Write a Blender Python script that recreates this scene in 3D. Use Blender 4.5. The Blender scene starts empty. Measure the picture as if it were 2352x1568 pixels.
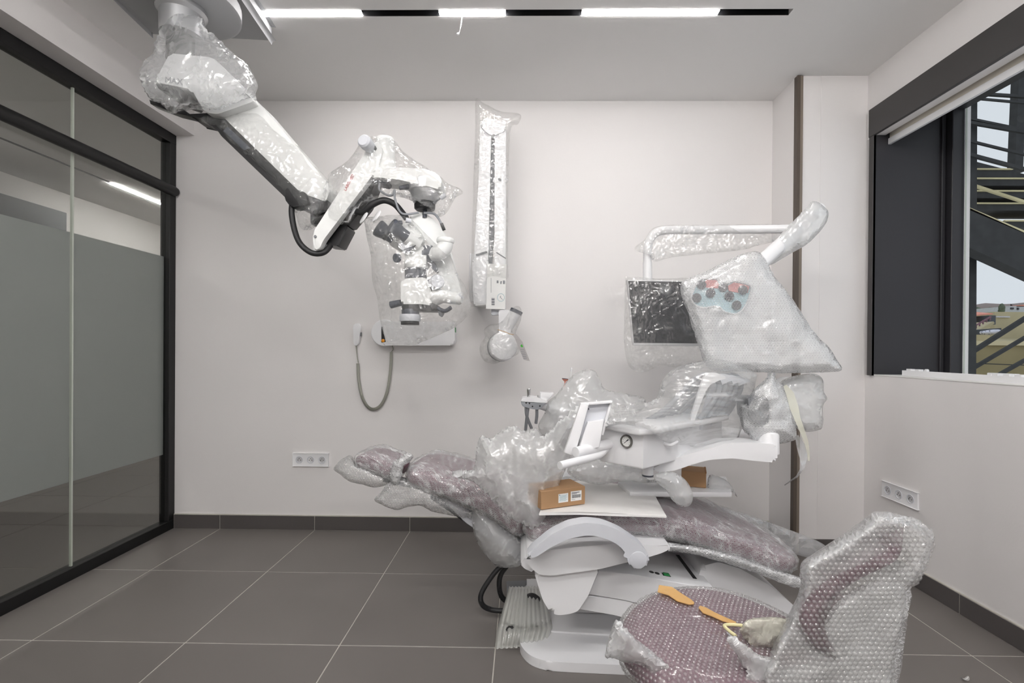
import bpy, bmesh, math, random
import numpy as np
from mathutils import Vector, Matrix
from mathutils.geometry import delaunay_2d_cdt

random.seed(7)
scene = bpy.context.scene
COL = scene.collection

# ------------------------------------------------------------------ camera
F_PX, YAW, PITCH, ROLL, CAM_H = 1115.0, -0.01459, -0.00381, 0.00741, 1.14092
CX, CY = 1176 + 6.77, 784 + 23.0
_F = Vector((math.sin(YAW) * math.cos(PITCH), math.cos(YAW) * math.cos(PITCH), math.sin(PITCH)))
_r = Vector((math.cos(YAW), -math.sin(YAW), 0.0))
_u = _r.cross(_F)
CR = math.cos(ROLL) * _r + math.sin(ROLL) * _u
CU = -math.sin(ROLL) * _r + math.cos(ROLL) * _u
CAMP = Vector((0, 0, CAM_H))
cam_data = bpy.data.cameras.new('camera')
cam_data.sensor_fit = 'HORIZONTAL'
cam_data.sensor_width = 36.0
cam_data.lens = F_PX * 36.0 / 2352.0
cam_data.shift_x = -(CX - 1176) / 2352.0
cam_data.shift_y = (CY - 784) / 2352.0
cam_data.clip_start = 0.05
cam_data.clip_end = 600
cam = bpy.data.objects.new('camera', cam_data)
COL.objects.link(cam)
cam.matrix_world = Matrix(((CR.x, CU.x, -_F.x, 0), (CR.y, CU.y, -_F.y, 0), (CR.z, CU.z, -_F.z, CAM_H), (0, 0, 0, 1)))
scene.camera = cam

# ------------------------------------------------------------------ world, exposure
scene.view_settings.view_transform = 'Standard'
scene.view_settings.look = 'None'
scene.view_settings.gamma = 1.0
scene.view_settings.use_curve_mapping = False
scene.view_settings.exposure = -0.06
world = bpy.data.worlds.new('overcast_sky')
scene.world = world
world.use_nodes = True
_wn = world.node_tree.nodes
_bg = _wn['Background']
_bg.inputs[0].default_value = (0.80, 0.86, 0.93, 1)
_bg.inputs[1].default_value = 0.93
scene.cycles.use_denoising = True
scene.cycles.use_adaptive_sampling = True
scene.cycles.adaptive_threshold = 0.15
scene.cycles.adaptive_min_samples = 16
scene.cycles.use_light_tree = False
scene.cycles.max_bounces = 8
scene.cycles.diffuse_bounces = 4
scene.cycles.glossy_bounces = 4
scene.cycles.transparent_max_bounces = 48
scene.cycles.caustics_reflective = False
scene.cycles.caustics_refractive = False
scene.cycles.sample_clamp_indirect = 4.0

LED_FRONT, LED_ADDED, LED_CORR = 55.0, 120.0, 75.0
WARM = (1.0, 0.975, 0.955)

# ------------------------------------------------------------------ pixel helpers
def ray(px, py):
    return _F + CR * ((px - CX) / F_PX) - CU * ((py - CY) / F_PX)
def P(px, py, d):
    """world point seen at photo pixel (px,py) at world depth Y=d"""
    v = ray(px, py)
    return CAMP + v * (d / v.y)
def PX(px, py, X):
    v = ray(px, py)
    return CAMP + v * (X / v.x)
def PZ(px, py, Z):
    v = ray(px, py)
    return CAMP + v * ((Z - CAM_H) / v.z)

# ------------------------------------------------------------------ materials
MATS = {}
def s2l(c):
    return tuple((x / 255 / 12.92) if x / 255 <= 0.04045 else ((x / 255 + 0.055) / 1.055) ** 2.4 for x in c)
def new_mat(name):
    m = bpy.data.materials.new(name)
    m.use_nodes = True
    nt = m.node_tree
    nt.nodes.clear()
    out = nt.nodes.new('ShaderNodeOutputMaterial')
    MATS[name] = m
    return m, nt, out
def N(nt, typ, **kw):
    n = nt.nodes.new(typ)
    for k, v in kw.items():
        if k.startswith('i_'):
            n.inputs[k[2:].replace('_', ' ')].default_value = v
        else:
            setattr(n, k, v)
    return n
def plain(name, rgb, rough=0.5, metal=0.0, var=0.04, vscale=6.0, bump=0.0, bscale=200.0, spec=0.5, coat=0.0):
    m, nt, out = new_mat(name)
    L = nt.links.new
    b = N(nt, 'ShaderNodeBsdfPrincipled')
    c = s2l(rgb)
    tc = N(nt, 'ShaderNodeTexCoord')
    nz = N(nt, 'ShaderNodeTexNoise')
    nz.inputs['Scale'].default_value = vscale
    nz.inputs['Detail'].default_value = 1
    L(tc.outputs['Object'], nz.inputs['Vector'])
    cr = N(nt, 'ShaderNodeMapRange')
    cr.inputs[1].default_value = 0.3; cr.inputs[2].default_value = 0.7
    cr.inputs[3].default_value = 1 - var; cr.inputs[4].default_value = 1 + var
    L(nz.outputs['Fac'], cr.inputs[0])
    mx = N(nt, 'ShaderNodeVectorMath', operation='SCALE')
    mx.inputs[0].default_value = c
    L(cr.outputs[0], mx.inputs['Scale'])
    L(mx.outputs[0], b.inputs['Base Color'])
    b.inputs['Roughness'].default_value = rough
    b.inputs['Metallic'].default_value = metal
    b.inputs['Specular IOR Level'].default_value = spec
    b.inputs['Coat Weight'].default_value = coat
    if bump > 0:
        n2 = N(nt, 'ShaderNodeTexNoise')
        n2.inputs['Scale'].default_value = bscale
        n2.inputs['Detail'].default_value = 0
        L(tc.outputs['Object'], n2.inputs['Vector'])
        bp = N(nt, 'ShaderNodeBump')
        bp.inputs['Strength'].default_value = bump
        bp.inputs['Distance'].default_value = 0.002
        L(n2.outputs['Fac'], bp.inputs['Height'])
        L(bp.outputs[0], b.inputs['Normal'])
    L(b.outputs[0], out.inputs[0])
    return m
def emit(name, rgb, strength):
    m, nt, out = new_mat(name)
    e = N(nt, 'ShaderNodeEmission')
    e.inputs[0].default_value = (*rgb, 1)
    e.inputs[1].default_value = strength
    nt.links.new(e.outputs[0], out.inputs[0])
    return m
def schlick(nt, f0, nrm=None, gain=1.0, top=1.0):
    lw = N(nt, 'ShaderNodeLayerWeight'); lw.inputs['Blend'].default_value = 0.5
    if nrm is not None: nt.links.new(nrm, lw.inputs['Normal'])
    pw = N(nt, 'ShaderNodeMath', operation='POWER'); pw.inputs[1].default_value = 5.0
    nt.links.new(lw.outputs['Facing'], pw.inputs[0])
    ma = N(nt, 'ShaderNodeMath', operation='MULTIPLY_ADD'); ma.inputs[1].default_value = (top - f0) * gain; ma.inputs[2].default_value = f0 * gain
    ma.use_clamp = True
    nt.links.new(pw.outputs[0], ma.inputs[0])
    return ma.outputs[0]
def glass(name, tint, refl=0.08, ior=1.5, rough=0.0):
    m, nt, out = new_mat(name)
    L = nt.links.new
    t = N(nt, 'ShaderNodeBsdfTransparent'); t.inputs[0].default_value = (*tint, 1)
    g = N(nt, 'ShaderNodeBsdfGlossy'); g.inputs['Roughness'].default_value = rough
    fr = schlick(nt, refl)
    mx = N(nt, 'ShaderNodeMixShader')
    L(fr, mx.inputs[0]); L(t.outputs[0], mx.inputs[1]); L(g.outputs[0], mx.inputs[2])
    L(mx.outputs[0], out.inputs[0])
    return m
def film(name, base=0.10, milk=(0.96, 0.97, 0.98), crease=0.35, cscale=14.0, bump=0.5, bdist=0.006, rough=0.12,
         ior=1.35, gloss=0.5, bubble=0.0, bubble_str=0.6, tint=(0.985, 0.985, 0.98), stretch=(1, 1, 1)):
    """thin plastic film: clear, with scattering creases and a glossy wrinkled surface"""
    m, nt, out = new_mat(name)
    L = nt.links.new
    tc = N(nt, 'ShaderNodeTexCoord')
    mp = N(nt, 'ShaderNodeMapping'); mp.inputs['Scale'].default_value = stretch
    L(tc.outputs['Object'], mp.inputs[0])
    # warped ridged noise -> crease lines
    nw = N(nt, 'ShaderNodeTexNoise'); nw.inputs['Scale'].default_value = cscale * 0.5; nw.inputs['Detail'].default_value = 0
    L(mp.outputs[0], nw.inputs['Vector'])
    wv = N(nt, 'ShaderNodeVectorMath', operation='MULTIPLY_ADD')
    wv.inputs[1].default_value = (0.06, 0.06, 0.06)
    L(nw.outputs['Color'], wv.inputs[0]); L(mp.outputs[0], wv.inputs[2])
    def ridge(scale, lo, hi, detail=0.0):
        n_ = N(nt, 'ShaderNodeTexNoise'); n_.inputs['Scale'].default_value = scale; n_.inputs['Detail'].default_value = detail
        n_.inputs['Roughness'].default_value = 0.4
        L(wv.outputs[0], n_.inputs['Vector'])
        s_ = N(nt, 'ShaderNodeMath', operation='SUBTRACT'); s_.inputs[1].default_value = 0.5; L(n_.outputs['Fac'], s_.inputs[0])
        a_ = N(nt, 'ShaderNodeMath', operation='ABSOLUTE'); L(s_.outputs[0], a_.inputs[0])
        r_ = N(nt, 'ShaderNodeMapRange'); r_.inputs[1].default_value = lo; r_.inputs[2].default_value = hi
        r_.inputs[3].default_value = 1.0; r_.inputs[4].default_value = 0.0; r_.clamp = True
        L(a_.outputs[0], r_.inputs[0])
        return r_.outputs[0]
    r1 = ridge(cscale * 1.6, 0.0, 0.2)
    cm = N(nt, 'ShaderNodeAttribute', attribute_name='crease')
    hs = N(nt, 'ShaderNodeMath', operation='MULTIPLY'); hs.inputs[1].default_value = 1.0
    L(r1, hs.inputs[0])
    bp = N(nt, 'ShaderNodeBump'); bp.inputs['Strength'].default_value = bump; bp.inputs['Distance'].default_value = bdist * 0.55
    L(hs.outputs[0], bp.inputs['Height'])
    nrm = bp.outputs[0]
    bubmask = None
    if bubble > 0:
        a = bubble; b_ = bubble * 1.732
        ds = []
        for off in ((0, 0, 0), (a / 2, b_ / 2, 0)):
            ad = N(nt, 'ShaderNodeVectorMath', operation='ADD'); ad.inputs[1].default_value = off
            L(tc.outputs['UV'], ad.inputs[0])
            dv = N(nt, 'ShaderNodeVectorMath', operation='DIVIDE'); dv.inputs[1].default_value = (a, b_, 1)
            L(ad.outputs[0], dv.inputs[0])
            fr = N(nt, 'ShaderNodeVectorMath', operation='FRACTION'); L(dv.outputs[0], fr.inputs[0])
            sb = N(nt, 'ShaderNodeVectorMath', operation='SUBTRACT'); sb.inputs[1].default_value = (0.5, 0.5, 0)
            L(fr.outputs[0], sb.inputs[0])
            ml = N(nt, 'ShaderNodeVectorMath', operation='MULTIPLY'); ml.inputs[1].default_value = (a, b_, 0)
            L(sb.outputs[0], ml.inputs[0])
            ln = N(nt, 'ShaderNodeVectorMath', operation='LENGTH'); L(ml.outputs[0], ln.inputs[0])
            ds.append(ln.outputs['Value'])
        mn = N(nt, 'ShaderNodeMath', operation='MINIMUM'); L(ds[0], mn.inputs[0]); L(ds[1], mn.inputs[1])
        sm = N(nt, 'ShaderNodeMapRange', interpolation_type='SMOOTHSTEP')
        sm.inputs[1].default_value = a * 0.22; sm.inputs[2].default_value = a * 0.46
        sm.inputs[3].default_value = 1.0; sm.inputs[4].default_value = 0.0
        L(mn.outputs[0], sm.inputs[0])
        b2 = N(nt, 'ShaderNodeBump'); b2.inputs['Strength'].default_value = bubble_str; b2.inputs['Distance'].default_value = 0.002
        L(sm.outputs[0], b2.inputs['Height']); L(nrm, b2.inputs['Normal'])
        nrm = b2.outputs[0]
        rg = N(nt, 'ShaderNodeMath', operation='SUBTRACT'); rg.inputs[1].default_value = a * 0.36
        L(mn.outputs[0], rg.inputs[0])
        ab = N(nt, 'ShaderNodeMath', operation='ABSOLUTE'); L(rg.outputs[0], ab.inputs[0])
        bm_ = N(nt, 'ShaderNodeMapRange'); bm_.inputs[1].default_value = 0; bm_.inputs[2].default_value = a * 0.12
        bm_.inputs[3].default_value = 0.38; bm_.inputs[4].default_value = 0.0; bm_.clamp = True
        L(ab.outputs[0], bm_.inputs[0])
        bubmask = bm_.outputs[0]
    # scattering layer
    df = N(nt, 'ShaderNodeBsdfDiffuse'); df.inputs[0].default_value = (*milk, 1)
    tr = N(nt, 'ShaderNodeBsdfTranslucent'); tr.inputs[0].default_value = (*milk, 1)
    sc = N(nt, 'ShaderNodeMixShader'); sc.inputs[0].default_value = 0.12
    L(df.outputs[0], sc.inputs[1]); L(tr.outputs[0], sc.inputs[2])
    tp = N(nt, 'ShaderNodeBsdfTransparent'); tp.inputs[0].default_value = (*tint, 1)
    f1 = N(nt, 'ShaderNodeMath', operation='MULTIPLY_ADD'); f1.inputs[1].default_value = crease; f1.inputs[2].default_value = base
    f1.use_clamp = True
    L(cm.outputs['Fac'], f1.inputs[0])
    fac = f1.outputs[0]
    if bubmask is not None:
        f2 = N(nt, 'ShaderNodeMath', operation='ADD'); f2.use_clamp = True
        L(fac, f2.inputs[0]); L(bubmask, f2.inputs[1]); fac = f2.outputs[0]
    m1 = N(nt, 'ShaderNodeMixShader'); L(fac, m1.inputs[0]); L(tp.outputs[0], m1.inputs[1]); L(sc.outputs[0], m1.inputs[2])
    gl = N(nt, 'ShaderNodeBsdfGlossy'); gl.inputs['Roughness'].default_value = rough; L(nrm, gl.inputs['Normal'])
    fg = schlick(nt, ((ior - 1) / (ior + 1)) ** 2 * 2.0, None, gloss, 0.3)
    m2 = N(nt, 'ShaderNodeMixShader'); L(fg, m2.inputs[0]); L(m1.outputs[0], m2.inputs[1]); L(gl.outputs[0], m2.inputs[2])
    L(m2.outputs[0], out.inputs[0])
    return m

plain('wall_paint', (235, 232, 231), 0.75, var=0.012, vscale=1.5, bump=0.06, bscale=160)
plain('ceiling_paint', (242, 241, 240), 0.8, var=0.01, vscale=1.0, bump=0.05, bscale=140)
plain('floor_tile', (116, 111, 108), 0.42, var=0.035, vscale=2.2, bump=0.03, bscale=90, spec=0.4)
plain('grout', (190, 186, 178), 0.9, var=0.08, vscale=20)
plain('skirting_tile', (84, 80, 79), 0.45, var=0.03, vscale=3)
plain('black_metal', (9, 9, 10), 0.5, var=0.05)
plain('charcoal_panel', (40, 39, 43), 0.5, var=0.03, vscale=2)
plain('charcoal_casing', (62, 60, 60), 0.5, var=0.03, vscale=2)
plain('bronze_profile', (128, 117, 106), 0.5, metal=0.0, var=0.06, vscale=3)
plain('bronze_dark', (84, 74, 66), 0.5, var=0.06, vscale=3)
plain('white_plastic', (240, 240, 242), 0.32, var=0.008)
plain('white_matte', (236, 236, 236), 0.6, var=0.01)
plain('offwhite_metal', (240, 241, 240), 0.35, var=0.01)
plain('pale_grey', (214, 216, 222), 0.45, var=0.01)
plain('dark_grey', (72, 76, 86), 0.45, var=0.04)
plain('mid_grey', (120, 122, 126), 0.5, var=0.04)
plain('black_plastic', (24, 24, 26), 0.35, var=0.06)
plain('black_rubber', (30, 30, 32), 0.55, var=0.08)
plain('silver', (190, 191, 193), 0.38, metal=0.75, var=0.03)
plain('gauge_metal', (128, 126, 122), 0.25, metal=0.85, var=0.05)
plain('chrome', (215, 215, 215), 0.14, metal=1.0, var=0.02)
plain('silver_paint', (176, 177, 179), 0.6, metal=0.0, var=0.02)
plain('cream_fabric', (226, 220, 208), 0.85, var=0.02, vscale=8, bump=0.1, bscale=400)
plain('white_sill', (238, 237, 234), 0.6, var=0.01)
plain('mauve_vinyl', (118, 74, 92), 0.45, var=0.05, vscale=8)
plain('cardboard', (172, 136, 100), 0.85, var=0.05, vscale=12, bump=0.05, bscale=250)
plain('cardboard_dark', (150, 106, 64), 0.85, var=0.05, vscale=12)
plain('paper', (244, 244, 242), 0.8, var=0.01)
plain('ink', (40, 44, 56), 0.8, var=0.02)
plain('ink_teal', (150, 190, 200), 0.8, var=0.02)
plain('ink_grey', (150, 152, 156), 0.8)
plain('red_ink', (196, 60, 60), 0.7)
plain('foam_white', (240, 238, 236), 0.9, var=0.01, bump=0.1, bscale=60)
plain('green_switch', (16, 130, 60), 0.3)
plain('orange', (232, 150, 20), 0.4)
plain('hose_grey', (150, 153, 158), 0.45, var=0.03)
plain('cord_grey', (160, 160, 150), 0.55, var=0.03)
plain('screen_black', (40, 41, 46), 0.15, var=0.02)
plain('lamp_red', (226, 150, 148), 0.3, var=0.03)
plain('lamp_blue', (186, 214, 222), 0.25, var=0.03)
plain('lamp_reflector', (92, 92, 98), 0.22, metal=0.7, var=0.1, vscale=60)
plain('tape_orange', (214, 140, 52), 0.5, var=0.15, vscale=20)
plain('tape_yellow', (226, 218, 170), 0.6, var=0.08, vscale=20)
plain('rubber_band', (206, 160, 100), 0.6)
plain('tag_grey', (176, 172, 172), 0.7, var=0.04, vscale=60)
plain('green_ink', (60, 170, 50), 0.6)
plain('steel_dark', (46, 47, 48), 0.7, var=0.22, vscale=14)
plain('stair_nosing', (210, 200, 160), 0.8, var=0.1)
plain('concrete_beige', (190, 180, 150), 0.9, var=0.12, vscale=0.5)
plain('plaster_beige', (206, 194, 160), 0.9, var=0.06, vscale=0.4)
plain('stone_brown', (150, 138, 104), 0.95, var=0.15, vscale=0.6)
plain('roof_tile_red', (226, 150, 132), 0.8, var=0.08, vscale=2)
plain('leaf_far', (92, 104, 84), 0.9, var=0.25, vscale=0.6)
plain('hill_far', (140, 128, 124), 0.95, var=0.1, vscale=0.08)
plain('house_pale', (196, 200, 206), 0.9, var=0.05)
plain('window_dark', (50, 54, 60), 0.3)
plain('rail_purple', (130, 96, 110), 0.7)
plain('tarp_white', (208, 208, 220), 0.8)
emit('led_diffuser', WARM, LED_FRONT)
emit('led_diffuser_added', WARM, LED_ADDED)  # glow of the added ceiling rows, both out of view
emit('led_diffuser_corridor', WARM, LED_CORR)
glass('window_glass', (0.985, 0.99, 0.985), refl=0.02)
glass('partition_glass', (0.85, 0.86, 0.84), refl=0.05)
m, nt, out = new_mat('frosted_film')
_t = N(nt, 'ShaderNodeBsdfTransparent'); _t.inputs[0].default_value = (0.9, 0.92, 0.9, 1)
_d = N(nt, 'ShaderNodeBsdfDiffuse'); _d.inputs[0].default_value = (0.60, 0.62, 0.63, 1)
_tl = N(nt, 'ShaderNodeBsdfTranslucent'); _tl.inputs[0].default_value = (0.79, 0.81, 0.82, 1)
_m = N(nt, 'ShaderNodeMixShader'); _m.inputs[0].default_value = 0.5
_m2 = N(nt, 'ShaderNodeMixShader'); _m2.inputs[0].default_value = 0.9
nt.links.new(_d.outputs[0], _m.inputs[1]); nt.links.new(_tl.outputs[0], _m.inputs[2])
nt.links.new(_t.outputs[0], _m2.inputs[1]); nt.links.new(_m.outputs[0], _m2.inputs[2])
nt.links.new(_m2.outputs[0], out.inputs[0])
plain('pane_edge', (190, 196, 186), 0.3)
film('film_clear', base=0.06, crease=0.6, cscale=24, bump=0.8, bdist=0.005, rough=0.13, ior=1.5, gloss=1.5)
film('film_bag', base=0.26, crease=0.5, cscale=16, bump=0.8, bdist=0.008, rough=0.18, ior=1.5, gloss=2.2, tint=(0.97, 0.975, 0.985))
film('film_milky', base=0.35, crease=0.42, cscale=16, bump=0.8, bdist=0.008, rough=0.2, ior=1.5, gloss=1.8)
film('film_haze', base=0.45, crease=0.4, cscale=6, bump=0.6, bdist=0.008, rough=0.25, ior=1.5, gloss=2.0)
film('film_streak', base=0.20, crease=0.38, cscale=14, bump=0.8, bdist=0.008, rough=0.2, ior=1.5, gloss=1.9, stretch=(0.45, 1.0, 2.4))
film('bubble_chair', base=0.09, crease=0.45, cscale=20, bump=0.6, bdist=0.006, rough=0.15, ior=1.5, gloss=2.4, bubble=0.011, bubble_str=1.0)
film('bubble_milky', base=0.40, crease=0.45, cscale=14, bump=0.6, bdist=0.006, rough=0.2, ior=1.5, gloss=2.6, bubble=0.0115, bubble_str=1.0)
film('bubble_stool', base=0.09, crease=0.3, cscale=12, bump=0.6, bdist=0.006, rough=0.14, ior=1.5, gloss=1.9)
film('bubble_stool_back', base=0.36, crease=0.45, cscale=12, bump=0.6, bdist=0.008, rough=0.18, ior=1.5, gloss=2.0)
film('bubble_dome', base=0.06, crease=0.0, cscale=16, bump=0.1, bdist=0.002, rough=0.14, ior=1.5, gloss=2.2)
film('film_yellow', base=0.42, milk=(0.96, 0.95, 0.80), crease=0.3, cscale=16, bump=0.6, rough=0.2, gloss=1.8)
film('tape_amber', base=0.62, milk=(0.90, 0.58, 0.24), crease=0.3, cscale=30, bump=0.8, rough=0.25, gloss=1.6, tint=(0.95, 0.82, 0.6))
film('air_cushion', base=0.58, milk=(0.94, 0.95, 0.90), crease=0.15, cscale=10, bump=0.4, bdist=0.006, rough=0.16, ior=1.5, gloss=2.2)

# ------------------------------------------------------------------ numpy noise
def _hash(ix, iy, iz, seed):
    h = (ix.astype(np.int64) * 374761393 + iy.astype(np.int64) * 668265263 + iz.astype(np.int64) * 2147483647 + seed * 974634777) & 0xFFFFFFFF
    h = ((h ^ (h >> 13)) * 1274126177) & 0xFFFFFFFF
    h = (h ^ (h >> 16)) & 0xFFFFFFFF
    return h / 4294967295.0
def vnoise(p, seed=0):
    p = np.asarray(p, float)
    i = np.floor(p); f = p - i
    f = f * f * f * (f * (f * 6 - 15) + 10)
    r = 0
    for dx in (0, 1):
        for dy in (0, 1):
            for dz in (0, 1):
                w = (f[:, 0] if dx else 1 - f[:, 0]) * (f[:, 1] if dy else 1 - f[:, 1]) * (f[:, 2] if dz else 1 - f[:, 2])
                r = r + w * _hash(i[:, 0] + dx, i[:, 1] + dy, i[:, 2] + dz, seed)
    return r * 2 - 1
_ROT = [np.array(Matrix.Rotation(0.7, 3, 'X') @ Matrix.Rotation(0.5, 3, 'Y')), np.array(Matrix.Rotation(-0.9, 3, 'Y') @ Matrix.Rotation(0.4, 3, 'Z')), np.array(Matrix.Rotation(1.2, 3, 'Z') @ Matrix.Rotation(0.8, 3, 'X'))]
def facet(p, scale, seed):
    # piecewise-linear (tetrahedral) noise: flat facets with sharp creases
    r = 0; tot = 0; a = 1.0
    for o in range(3):
        q = (p @ _ROT[o]) * scale * (1.0, 1.9, 3.7)[o]
        w = np.stack([vnoise(q * 0.6, seed + 31 + o), vnoise(q * 0.6, seed + 41 + o), vnoise(q * 0.6, seed + 51 + o)], 1)
        q = q + w * 0.5
        i = np.floor(q); f = q - i
        order = np.argsort(-f, axis=1)
        fs = np.take_along_axis(f, order, 1)
        c = i.copy()
        val = (1 - fs[:, 0]) * _hash(c[:, 0], c[:, 1], c[:, 2], seed + o)
        for k in range(3):
            c[np.arange(len(c)), order[:, k]] += 1
            nxt = fs[:, k + 1] if k < 2 else 0
            val = val + (fs[:, k] - nxt) * _hash(c[:, 0], c[:, 1], c[:, 2], seed + o)
        r = r + a * (val * 2 - 1); tot += a; a *= 0.36
    return r / tot
def crumple(p, scale, seed=0, octaves=3):
    return 0.75 * facet(np.asarray(p, float), scale, seed) + 0.35 * crumple0(p, scale, seed, octaves)
def crumple0(p, scale, seed=0, octaves=3):
    p = np.asarray(p, float)
    w = np.stack([vnoise(p * scale * 0.7, seed + 11), vnoise(p * scale * 0.7, seed + 12), vnoise(p * scale * 0.7, seed + 13)], 1)
    q = p + w * 0.35 / scale
    r = 0; a = 1.0; s = scale; tot = 0
    for o in range(octaves):
        r = r + a * (1 - 2 * np.abs(vnoise(q * s, seed + o))); tot += a
        a *= 0.5; s *= 2.1
    return r / tot

# ------------------------------------------------------------------ object helpers
def org(parent):
    v = Vector((0, 0, 0))
    while parent is not None:
        v = v + parent.location
        parent = parent.parent
    return v
def tag(o, label=None, cat=None, group=None, kind=None):
    if label: o['label'] = label
    if cat: o['category'] = cat
    if group: o['group'] = group
    if kind: o['kind'] = kind
    return o
def thing(name, loc, label, cat, group=None):
    o = bpy.data.objects.new(name, None)
    o.empty_display_size = 0.05
    o.location = loc
    COL.objects.link(o)
    return tag(o, label, cat, group)
def struct(name, loc=(0, 0, 0)):
    o = bpy.data.objects.new(name, None)
    o.empty_display_size = 0.05
    o.location = loc
    COL.objects.link(o)
    return tag(o, kind='structure')

class B:
    """collects shapes (world coordinates) into one mesh"""
    def __init__(self):
        self.bm = bmesh.new()
        self.uv = None
    def box(self, x0, x1, y0, y1, z0, z1, bev=0.0, seg=2):
        r = bmesh.ops.create_cube(self.bm, size=1.0)
        vs = r['verts']
        for v in vs:
            v.co = Vector((x0 if v.co.x < 0 else x1, y0 if v.co.y < 0 else y1, z0 if v.co.z < 0 else z1))
        if bev > 0:
            es = list({e for v in vs for e in v.link_edges})
            bmesh.ops.bevel(self.bm, geom=es, offset=bev, segments=seg, affect='EDGES', profile=0.5)
        return self
    def obox(self, c, ax, ay, az, hx, hy, hz, bev=0.0, seg=2):
        """oriented box: centre c, axes (unit), half sizes"""
        r = bmesh.ops.create_cube(self.bm, size=2.0)
        vs = r['verts']
        c = Vector(c); ax = Vector(ax).normalized(); ay = Vector(ay).normalized(); az = Vector(az).normalized()
        for v in vs:
            v.co = c + ax * (v.co.x * hx) + ay * (v.co.y * hy) + az * (v.co.z * hz)
        if bev > 0:
            es = list({e for v in vs for e in v.link_edges})
            bmesh.ops.bevel(self.bm, geom=es, offset=bev, segments=seg, affect='EDGES', profile=0.5)
        return self
    def rings(self, rings, caps=True, closed=False):
        bm = self.bm
        V = [[bm.verts.new(p) for p in r] for r in rings]
        n = len(V[0])
        m = len(V)
        for i in range(m if closed else m - 1):
            a = V[i]; b = V[(i + 1) % m]
            for j in range(n):
                bm.faces.new((a[j], a[(j + 1) % n], b[(j + 1) % n], b[j]))
        if caps and not closed:
            bm.faces.new(list(reversed(V[0])))
            bm.faces.new(V[-1])
        return self
    def tube(self, path, rad, seg=12, caps=True, squash=None, closed=False):
        pts = [Vector(p) for p in path]
        n = len(pts)
        if not hasattr(rad, '__len__'):
            rad = [rad] * n
        rings = []
        up = None
        for i, p in enumerate(pts):
            if closed:
                t = (pts[(i + 1) % n] - pts[i - 1])
            else:
                t = (pts[min(i + 1, n - 1)] - pts[max(i - 1, 0)])
            t.normalize()
            if up is None:
                up = Vector((0, 0, 1)) if abs(t.z) < 0.9 else Vector((0, 1, 0))
            s = t.cross(up)
            if s.length < 1e-6:
                s = t.cross(Vector((1, 0, 0)))
            s.normalize()
            up = s.cross(t).normalized()
            a, b = (1, 1) if squash is None else squash
            rings.append([p + s * (math.cos(2 * math.pi * k / seg) * rad[i] * a) + up * (math.sin(2 * math.pi * k / seg) * rad[i] * b) for k in range(seg)])
        return self.rings(rings, caps, closed)
    def lathe(self, p, axis, prof, seg=24):
        """prof: list of (along, radius)"""
        p = Vector(p); t = Vector(axis).normalized()
        up = Vector((0, 0, 1)) if abs(t.z) < 0.9 else Vector((0, 1, 0))
        s = t.cross(up).normalized(); u = s.cross(t).normalized()
        rings = [[p + t * a + s * (math.cos(2 * math.pi * k / seg) * r) + u * (math.sin(2 * math.pi * k / seg) * r) for k in range(seg)] for a, r in prof]
        return self.rings(rings)
    def prism(self, poly, ext, bev=0.0, seg=2):
        """poly: list of 3d points; ext: extrude vector"""
        bm = self.bm
        e = Vector(ext)
        a = [bm.verts.new(Vector(p)) for p in poly]
        b = [bm.verts.new(Vector(p) + e) for p in poly]
        n = len(a)
        f1 = bm.faces.new(a); f2 = bm.faces.new(list(reversed(b)))
        for i in range(n):
            bm.faces.new((a[(i + 1) % n], a[i], b[i], b[(i + 1) % n]))
        if bev > 0:
            es = list(f1.edges) + list(f2.edges)
            bmesh.ops.bevel(bm, geom=es, offset=bev, segments=seg, affect='EDGES', profile=0.5)
        return self
    def make(self, name, mat, parent=None, sharp=35, smooth=True, own_origin=False):
        bm = self.bm
        bmesh.ops.recalc_face_normals(bm, faces=bm.faces)
        me = bpy.data.meshes.new(name)
        o = bpy.data.objects.new(name, me)
        off = org(parent)
        if parent is None:
            # origin at the thing's base centre
            co = [v.co for v in bm.verts]
            off = Vector((sum(c.x for c in co) / len(co), sum(c.y for c in co) / len(co), min(c.z for c in co)))
            o.location = off
        bmesh.ops.translate(bm, vec=-off, verts=bm.verts)
        bm.to_mesh(me)
        bm.free()
        if smooth:
            for p in me.polygons:
                p.use_smooth = True
            me.set_sharp_from_angle(angle=math.radians(sharp))
        me.materials.append(MATS[mat])
        COL.objects.link(o)
        if parent is not None:
            o.parent = parent
        return o

def smooth_path(pts, n=8, closed=False):
    pts = [Vector(p) for p in pts]
    m = len(pts)
    out = []
    for i in range(m if closed else m - 1):
        p0 = pts[(i - 1) % m] if (closed or i > 0) else pts[0] * 2 - pts[1]
        p1 = pts[i]; p2 = pts[(i + 1) % m]
        p3 = pts[(i + 2) % m] if (closed or i + 2 < m) else pts[-1] * 2 - pts[-2]
        for k in range(n):
            t = k / n
            out.append(0.5 * ((2 * p1) + (p2 - p0) * t + (2 * p0 - 5 * p1 + 4 * p2 - p3) * t * t + (-p0 + 3 * p1 - 3 * p2 + p3) * t ** 3))
    if not closed:
        out.append(pts[-1].copy())
    return out

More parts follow.
